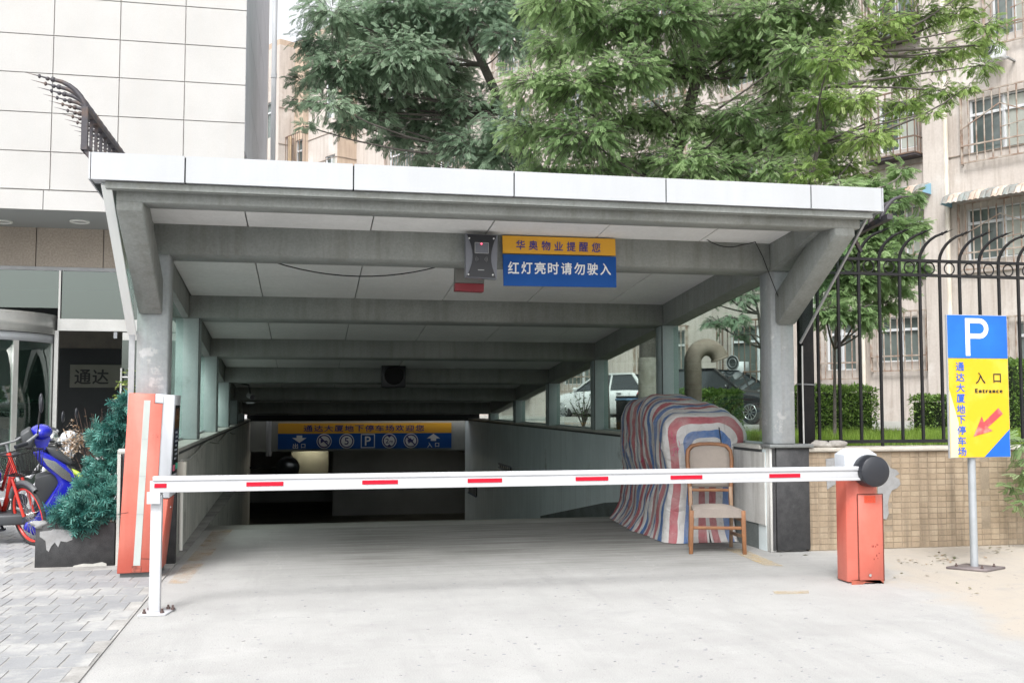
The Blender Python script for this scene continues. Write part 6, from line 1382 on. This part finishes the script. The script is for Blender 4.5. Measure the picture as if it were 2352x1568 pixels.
# ================================================================= PLANTER AND ARTIFICIAL TREE
pz = .40; plx0, plx1 = -2.42, -1.735
t = thing('planter', 'low black granite planter with a grey cement smear beside the ticket machine', 'planter', (-2.1, 10.3, 0))
b = MB(); b.box(plx0, plx1, 10.0, 10.06, 0, pz); b.build('front_slab', M_granite, t, bevel=.006, seg=1); b = MB(); b.box(plx0, plx0 + .05, 10.062, 10.75, 0, pz); b.build('side_slab', M_granite, t, bevel=.005, seg=1)
b = MB(); b.box(plx0, plx1, 10.75, 10.8, 0, pz); b.build('rear_slab', M_granite, t)
b = MB(); b.box(plx0 + .05, plx1, 10.062, 10.75, 0, pz - .05); b.build('soil', mat('litter_soil', (.12, .09, .07), .95, 0, (.25, .18, .14), 25, bump=.6), t)
b = MB(); b.prism([(-2.38, .335), (-2.28, .345), (-2.27, .355), (-2.10, .345), (-2.10, .255), (-2.15, .235), (-2.2, .245), (-2.22, .19), (-2.25, .235), (-2.28, .20), (-2.30, .15), (-2.32, .17), (-2.33, .25), (-2.38, .29)], 'y', 9.994, 9.999); b.build('cement_smear', bpy.data.materials['cement_smear'], t)
b = MB(); b.prism([(-2.10, .005), (-2.08, .02), (-2.0, .035), (-1.92, .03), (-1.84, .045), (-1.80, .03), (-1.8, .005)], 'y', 9.994, 9.999); b.build('cement_smear', M_ledge, t)
b = MB(); b.sphere((-2.39, 10.03, pz - .005), .065, 10, 6, (1.2, .8, .5), jit=.7, seed=3); b.build('mortar_lump', bpy.data.materials['cement_smear'], t)
yT = 10.3
NV_ = []; NF_ = []
for k in range(22):                                # one tuft of needles round a short stem, along +x
    a = k * 2.4; s = .08 + .9 * (k / 22); d = np.array([.62, math.cos(a) * .75, math.sin(a) * .75]); d /= np.linalg.norm(d); o = np.array([s, 0, 0]); n_ = np.cross(d, [0.3, .2, 1]); n_ /= np.linalg.norm(n_); i = len(NV_); NV_ += [o - n_ * .035, o + n_ * .035, o + d * .45 + n_ * .03, o + d * .45 - n_ * .03]; NF_.append((i, i + 1, i + 2, i + 3))
NV_, NF_ = np.array(NV_), np.array(NF_)
M_tinsel = leafmat('artificial_needles', [(.015, .07, .065), (.035, .15, .13), (.08, .25, .21), (.17, .38, .32)], .1, .4)
blobs = [(290, 930, .10), (283, 965, .13), (262, 985, .14), (232, 1000, .10), (275, 1010, .14), (248, 1030, .13), (228, 1060, .12), (262, 1060, .12), (232, 1095, .13), (205, 1115, .12), (255, 1110, .12), (190, 1140, .12), (225, 1145, .13), (160, 1160, .10), (140, 1178, .08), (185, 1175, .12), (215, 1180, .12), (245, 1160, .10), (180, 1200, .07), (262, 1140, .08)]
pos = []; dr_ = []
for px, py, r in blobs:
    r = r * .68; c = np.array(at(px, py, yT + rng.uniform(-.10, .08) - .32 * max(0, min(1, (py - 1090) / 90))))
    for _ in range(int(1700 * r ** 1.4)): d = rng.normal(0, 1, 3); d /= np.linalg.norm(d); pos.append(c + d * r * rng.uniform(.1, .85)); v = d + np.array([-.35, -.2, -.35]) + rng.normal(0, .3, 3); dr_.append(v)
n = len(pos); V, Fc, T = scatter(NV_, NF_, np.array(pos), np.array(dr_), rng.uniform(.06, .135, n), 1, np.clip(rng.normal(.5, .24, n), 0, 1))
t = thing('artificial_tree', 'drooping teal artificial pine tree slumped in the black planter', 'artificial tree', (-1.9, yT, pz - .05)); stuff(mesh_np('needles', V, Fc, M_tinsel, t, T))
b = MB(); b.tube([(-1.86, yT, pz - .05), at(262, 1120, yT), at(255, 1050, yT), at(278, 960, yT)], [.02, .018, .014, .008], 8)
for px, py, r in blobs[::2]: b.tube([at(258, py - 10, yT), at(px, py, yT)], [.008, .004], 5)
b.build('trunk', M_bark, t)
t = thing('dried_plant', 'brown dried twiggy plant behind the artificial tree', 'plant', (-2.0, 10.6, pz - .05)); b = MB(); rr = random.Random(8)
for k in range(60):
    c = at(rr.uniform(170, 275), rr.uniform(935, 1060), 10.6); b.tube([Vector((-1.95 + rr.uniform(-.1, .1), 10.6, pz)), Vector((-1.95, 10.6, pz)).lerp(c, .6) + Vector((rr.uniform(-.04, .04), 0, rr.uniform(-.03, .03))), c], [.004, .003, .0015], 4)
b.build('twigs', mat('dry_twig', (.14, .09, .07), .9), t)
pos = np.array([tuple(at(rng.normal(x, sx), rng.normal(y, sy_), 10.55 + rng.uniform(-.08, .08))) for x, y, sx, sy_, k in ((178, 1010, 14, 20, 170), (160, 1025, 10, 14, 90), (255, 1050, 10, 14, 100), (280, 1000, 8, 10, 60)) for _ in range(k)]); n = len(pos)
V, Fc, T = scatter(LV, LF, pos, rng.normal(0, 1, (n, 3)), rng.uniform(.025, .05, n), 1, rng.uniform(0, 1, n)); stuff(mesh_np('dried_leaves', V, Fc, leafmat('dry_leaves', [(.16, .10, .06), (.30, .20, .12), (.42, .34, .26), (.55, .50, .44)], .2), t, T))
t = thing('leafy_sapling', 'pale yellow green sprig rising behind the top left of the ticket machine', 'plant', (-1.85, 10.9, pz - .05)); pos = []
for px, py, s_, k in ((300, 852, 6, 22), (286, 884, 9, 40), (302, 878, 8, 30), (274, 913, 9, 36), (292, 908, 9, 36), (305, 895, 6, 20), (310, 920, 6, 20)):
    for _ in range(k): pos.append(tuple(at(rng.normal(px, s_), rng.normal(py, s_ * .55), 10.9 + rng.uniform(-.06, .06))))
n = len(pos); V, Fc, T = scatter(LV, LF, np.array(pos), rng.normal(0, 1, (n, 3)) * [1, 1, .4], rng.uniform(.035, .06, n), .5, rng.uniform(0, 1, n)); stuff(mesh_np('leaves', V, Fc, leafmat('sprig_leaves', [(.10, .17, .03), (.24, .32, .08), (.40, .46, .16)], .4), t, T))
b = MB(); b.tube([(-1.85, 10.9, pz), at(318, 960, 10.9), at(305, 895, 10.9), at(300, 852, 10.9)], [.008, .007, .005, .003], 6)
for px, py in ((286, 884), (274, 913), (310, 920)): b.tube([at(308, py + 12, 10.9), at(px, py, 10.9)], [.004, .002], 5)
b.build('stem', M_bark, t)

# ================================================================= BICYCLES AND SCOOTERS
def place(t, pos, head, lean=0):
    t.location = pos; t.rotation_euler = (R(lean), 0, R(head)); 
def wheel(t, x, r, tyre, rim_m, spokes=24, w=.02, hubm=None, drop=0, z=None):
    z = r if z is None else z
    b = MB(); b.torus((x, 0, z), (0, 1, 0), r - w, w, 40, 8); wl = b.build('wheel', tyre, t)
    b = MB(); b.torus((x, 0, z), (0, 1, 0), r - 2 * w - .008, .014, 40, 6, flat=1.2); b.build('rim', rim_m, wl)
    if spokes:
        b = MB()
        for k in range(spokes): a = 2 * math.pi * k / spokes; a2 = a + (.25 if k % 2 else -.25); b.bar((x + .03 * math.cos(a2), .02 * (1 if k % 4 < 2 else -1), z + .03 * math.sin(a2)), (x + (r - 2 * w) * math.cos(a), 0, z + (r - 2 * w) * math.sin(a)), .0035, .0035, upv=(0, 1, 0))
        b.cyl((x, -.04, z), (x, .04, z), .03, n=12); b.build('spokes', M_chrome, wl)
    else:
        b = MB(); b.disc((x, 0, z), (0, 1, 0), r - 2 * w - .01, .05, 20); b.build('hub', hubm or M_grey, wl)
    return wl
def bicycle(label, fm, fender, pos, head, lean, tyre=None, rimm=None, basket=True):
    t = thing('bicycle', label, 'bicycle', (0, 0, 0), local=True); r = .33
    wheel(t, 0, r, M_rubber, rimm or fm); wheel(t, -1.06, r, M_rubber, rimm or fm)
    b = MB()
    for s_ in (-1, 1): b.tube([(0, s_ * .055, r), (-.05, s_ * .06, r + .22), (-.11, s_ * .05, r + .40)], .016, 8)
    b.tube([(-.11, -.05, r + .40), (-.115, 0, r + .43), (-.11, .05, r + .40)], .02, 8); b.tube([(-.11, 0, r + .42), (-.19, 0, r + .66)], .024, 10); b.build('fork', fm, t)
    b = MB(); b.tube([(-.14, 0, r + .52), (-.38, 0, .50), (-.56, 0, .30)], .028, 10); b.tube([(-.56, 0, .30), (-.70, 0, .80)], .02, 10); b.tube([(-.56, .03, .30), (-1.06, .06, r)], .013, 8); b.tube([(-.56, -.03, .30), (-1.06, -.06, r)], .013, 8); b.tube([(-.66, .0, .66), (-1.06, .06, r)], .012, 8); b.tube([(-.66, 0, .66), (-1.06, -.06, r)], .012, 8); b.tube([(-.17, 0, r + .60), (-.46, 0, .58), (-.66, 0, .64)], .02, 8); b.build('frame', fm, t)
    b = MB(); b.sphere((-.74, 0, .86), .12, 12, 8, (1.2, .75, .35)); b.build('saddle', M_blackpl, t)
    b = MB(); b.tube([(-.19, 0, r + .66), (-.20, 0, r + .76)], .014, 8); b.tube([(-.30, -.29, r + .82), (-.22, -.22, r + .80), (-.18, -.08, r + .77), (-.18, .08, r + .77), (-.22, .22, r + .80), (-.30, .29, r + .82)], .012, 8); b.build('handlebar', M_grey, t)
    for s_ in (-1, 1): b = MB(); b.tube([(-.36, s_ * .31, r + .83), (-.26, s_ * .26, r + .81)], .018, 8); b.build('grip', M_blackpl, t)
    b = MB(); b.torus((0, 0, r), (0, 1, 0), r + .02, .028, 16, 8, a0=-60, a1=40, flat=1.0); b.build('front_mudguard', fender, t)
    b = MB(); b.torus((-1.06, 0, r), (0, 1, 0), r + .02, .028, 20, 8, a0=-100, a1=30, flat=1.0); b.build('rear_mudguard', fender, t)
    b = MB(); b.disc((-.56, -.05, .30), (0, 1, 0), .09, .01); b.bar((-.56, -.08, .30), (-.44, -.08, .18), .02); b.bar((-.48, -.14, .17), (-.40, -.08, .17), .05, .02); b.build('crank', M_blackpl, t)
    if basket:
        b = MB(); zb_, zt_ = r + .45, r + .68
        for z, e in ((zb_, .11), (zt_, .16)):
            c_ = [(-.10, -e, z), (.16 + e * .4, -e, z), (.16 + e * .4, e, z), (-.10, e, z)]
            for k in range(4): b.bar(c_[k], c_[(k + 1) % 4], .009)
        for k in range(9):
            f = k / 8
            for s_ in (-1, 1): b.bar((-.10 + f * .30, s_ * .11, zb_), (-.10 + f * .325, s_ * .16, zt_), .005)
            b.bar((.204, -.11 + .22 * f, zb_), (.224, -.16 + .32 * f, zt_), .005); b.bar((-.10 + .3 * f, -.11, zb_), (-.1 + .3 * f, .11, zb_), .005)
        b.build('basket', M_black, t)
    place(t, pos, head, lean); return t
M_bred = mat('bike_red', (.62, .035, .02), .35, coat=.5); M_dgrey = mat('mudguard_grey', (.12, .125, .13), .5); M_lime = mat('lime_plastic', (.45, .62, .06), .4)
q = ong(70, 1253); bicycle('red bicycle with red rims leaning at the left edge in front of the scooters', M_bred, M_dgrey, (-2.80, 11.55, 0.01), -48, 12)
bicycle('white bicycle with lime green chain guard standing between the scooters', M_paintwhite, M_lime, (-2.9, 13.4, 0.01), -20, 4, rimm=M_grey)
def scooter(label, body, dark, pos, head, lean=0, windshield=True, round_mirrors=False, tail=M_red, cover=None):
    t = thing('electric_scooter', label, 'scooter', (0, 0, 0), local=True); K = .00133
    def X(px, py): return ((px - 545) * K, (1180 - py) * K)
    wheel(t, 0, .215, M_rubber, M_grey, 0, .04); wheel(t, -1.20, .215, M_rubber, M_grey, 0, .045)
    b = MB(); b.torus((0, 0, .215), (0, 1, 0), .235, .05, 18, 8, a0=-70, a1=60, flat=1.2); b.build('front_mudguard', dark, t)
    b = MB()
    for s_ in (-1, 1): b.tube([(0, s_ * .075, .215), (-.09, s_ * .08, .50)], .022, 8)
    b.tube([(-.09, -.08, .5), (-.09, .08, .5)], .025, 8); b.tube([(-.09, 0, .5), (-.22, 0, 1.0)], .028, 8); b.build('fork', M_grey, t)
    ap = [X(315, 505), X(360, 498), X(440, 540), X(540, 610), X(605, 690), X(600, 770), X(545, 850), X(470, 980), X(425, 1105), X(360, 1120), X(270, 1060), X(285, 1010), X(340, 990), X(420, 870), X(500, 740), X(470, 690), X(370, 600)]
    b = MB(); b.prism(ap, 'y', -.19, .19); b.build('leg_shield', body, t, bevel=.035, seg=3)
    b = MB(); b.prism([X(335, 985), X(345, 700), X(465, 665), X(505, 735), X(430, 860)], 'y', -.15, .15); b.build('inner_panel', dark, t, bevel=.01)
    for s_ in (-1, 1): b = MB(); b.prism([X(380, 548), X(470, 580), X(570, 670), X(590, 740), X(520, 700), X(420, 610)], 'y', s_ * .197 - .006, s_ * .197 + .006); b.build('flash_decal', M_chrome, t)
    b = MB(); b.prism([X(400, 480), X(470, 490), X(590, 600), X(560, 620), X(450, 560)], 'y', -.13, .13); b.build('front_light_panel', dark, t, bevel=.02)
    b = MB(); c = X(375, 385); b.sphere((c[0], 0, c[1]), .105, 18, 12, (1.0, 1.25, .78)); b.prism([(c[0] - .08, c[1] - .02), (c[0] + .09, c[1] - .03), (c[0] + .05, c[1] - .15), (c[0] - .02, c[1] - .19)], 'y', -.08, .08); b.build('head_cover', body, t)
    c = X(450, 420); b = MB(); b.sphere((c[0], 0, c[1]), .07, 14, 8, (.8, 1.3, .8)); b.build('headlight', M_chrome, t)
    if windshield: b = MB(); b.prism([X(235, 390), X(300, 345), X(335, 420), X(320, 500), X(270, 490)], 'y', -.16, .16); b.build('instrument_hood', dark, t, bevel=.02)
    b = MB(); b.tube([(X(330, 430)[0] - .08, -.32, X(0, 445)[1]), (X(350, 400)[0], -.12, X(0, 390)[1]), (X(370, 390)[0], 0, X(0, 380)[1]), (X(350, 400)[0], .12, X(0, 390)[1]), (X(330, 430)[0] - .08, .32, X(0, 445)[1])], .014, 8); b.build('handlebar', M_grey, t)
    for s_ in (-1, 1):
        b = MB(); b.tube([(X(330, 0)[0] - .16, s_ * .36, X(0, 460)[1]), (X(330, 0)[0] - .06, s_ * .30, X(0, 440)[1])], .02, 8); b.build('grip', M_blackpl, t)
        b = MB(); c = Vector((X(350, 0)[0], s_ * .2, X(0, 380)[1])); e = c + Vector((.02, s_ * .09, .22 if not round_mirrors else .14)); b.tube([c, c.lerp(e, .5) + Vector((0, s_ * .02, 0)), e], .007, 6); m_ = b.build('mirror_stalk', M_black, t)
        b = MB()
        if round_mirrors: b.disc(e + Vector((0, 0, .05)), (-1, -.35, .1), .065, .02, 20)
        else: b.sphere(e + Vector((.005, 0, .06)), .06, 12, 8, (.35, .6, 1.25))
        b.build('mirror', M_mirror if round_mirrors else M_blackpl, m_)
    b = MB(); b.box(-.62, -.22, -.17, .17, .20, .30); b.build('footboard', dark, t, bevel=.02)
    b = MB(); b.prism([(-.62, .22), (-.55, .70), (-.9, .78), (-1.45, .80), (-1.52, .66), (-1.36, .44), (-1.0, .40), (-.85, .22)], 'y', -.14, .14); b.build('rear_body', body, t, bevel=.04, seg=3)
    b = MB(); b.prism([(-.56, .715), (-.58, .80), (-.85, .81), (-1.1, .86), (-1.36, .87), (-1.40, .81), (-.9, .79)], 'y', -.13, .13); b.build('seat', cover or M_blackpl, t, bevel=.025, seg=3)
    b = MB(); b.sphere((-1.50, 0, .70), .06, 10, 6, (.6, 1.6, .6)); b.build('tail_light', tail, t)
    place(t, pos, head, lean); return t
M_mirror = mat('mirror_glass', (.75, .77, .80), .12, .8)
M_sblue = mat('scooter_blue', (.015, .02, .42), .22, coat=.8); M_sdark = mat('scooter_dark', (.055, .06, .065), .5); M_ssilver = mat('scooter_silver', (.50, .51, .52), .35, .4); M_swhite = mat('scooter_white', (.68, .69, .72), .35, coat=.3, col2=(.55, .56, .58), scale=6)
q = ong(128, 1180); scooter('glossy blue electric scooter parked between the red bicycle and the artificial tree', M_sblue, M_sdark, (-2.60, 11.95, .005), 14, 4).scale = (1.12, 1.12, 1.12)
scooter('silver electric scooter with two round mirrors at the left edge', M_ssilver, M_sdark, (-3.62, 12.3, .005), -30, 5, round_mirrors=True)
scooter('white electric scooter with red lights parked behind the blue scooter near the glass doors', M_swhite, M_sdark, (-3.3, 14.4, .005), 176, -4, tail=M_red, cover=M_swhite)
q = at(146, 975, 14.4)

# ================================================================= LITTER AND PEBBLES
rr = random.Random(21); pos = []; 
for cx_, cy_, sx, sy_, k in ((2175, 1283, 18, 4, 26), (2095, 1290, 22, 4, 16), (2300, 1262, 26, 5, 14), (2120, 1310, 30, 12, 10), (2250, 1330, 60, 25, 10), (1790, 1290, 30, 20, 4)):
    for _ in range(k): p = ong(rng.normal(cx_, sx), rng.normal(cy_, sy_)); pos.append((p.x, p.y, .006))
n = len(pos); V, Fc, T = scatter(LV, LF, np.array(pos), np.concatenate([rng.normal(0, 1, (n, 2)), rng.normal(0, .12, (n, 1))], 1), rng.uniform(.03, .075, n), .15, rng.uniform(0, 1, n))
stuff(tag(mesh_np('leaf_litter', V, Fc, leafmat('litter_leaves', [(.05, .08, .02), (.16, .15, .08), (.40, .33, .25), (.30, .20, .12)], .1), tone=T), 'dead leaves scattered on the ground in front of the tiled wall', 'leaf litter'))
b = MB()
for _ in range(150):
    p = ong(rr.uniform(250, 1900), rr.uniform(1330, 1560)); r = rr.uniform(.003, .010)
    b.sphere((p.x, p.y, r * .2), r, 6, 4, (rr.uniform(.8, 1.6), rr.uniform(.8, 1.3), .35))
stuff(tag(b.build('pebbles', mat('pebble_grey', (.22, .225, .24), .8, 0, (.38, .37, .36), 3)), 'tiny grey pebbles scattered over the pale concrete', 'pebbles'))
b = MB(); p = ong(570, 1410)
for _ in range(0): pass
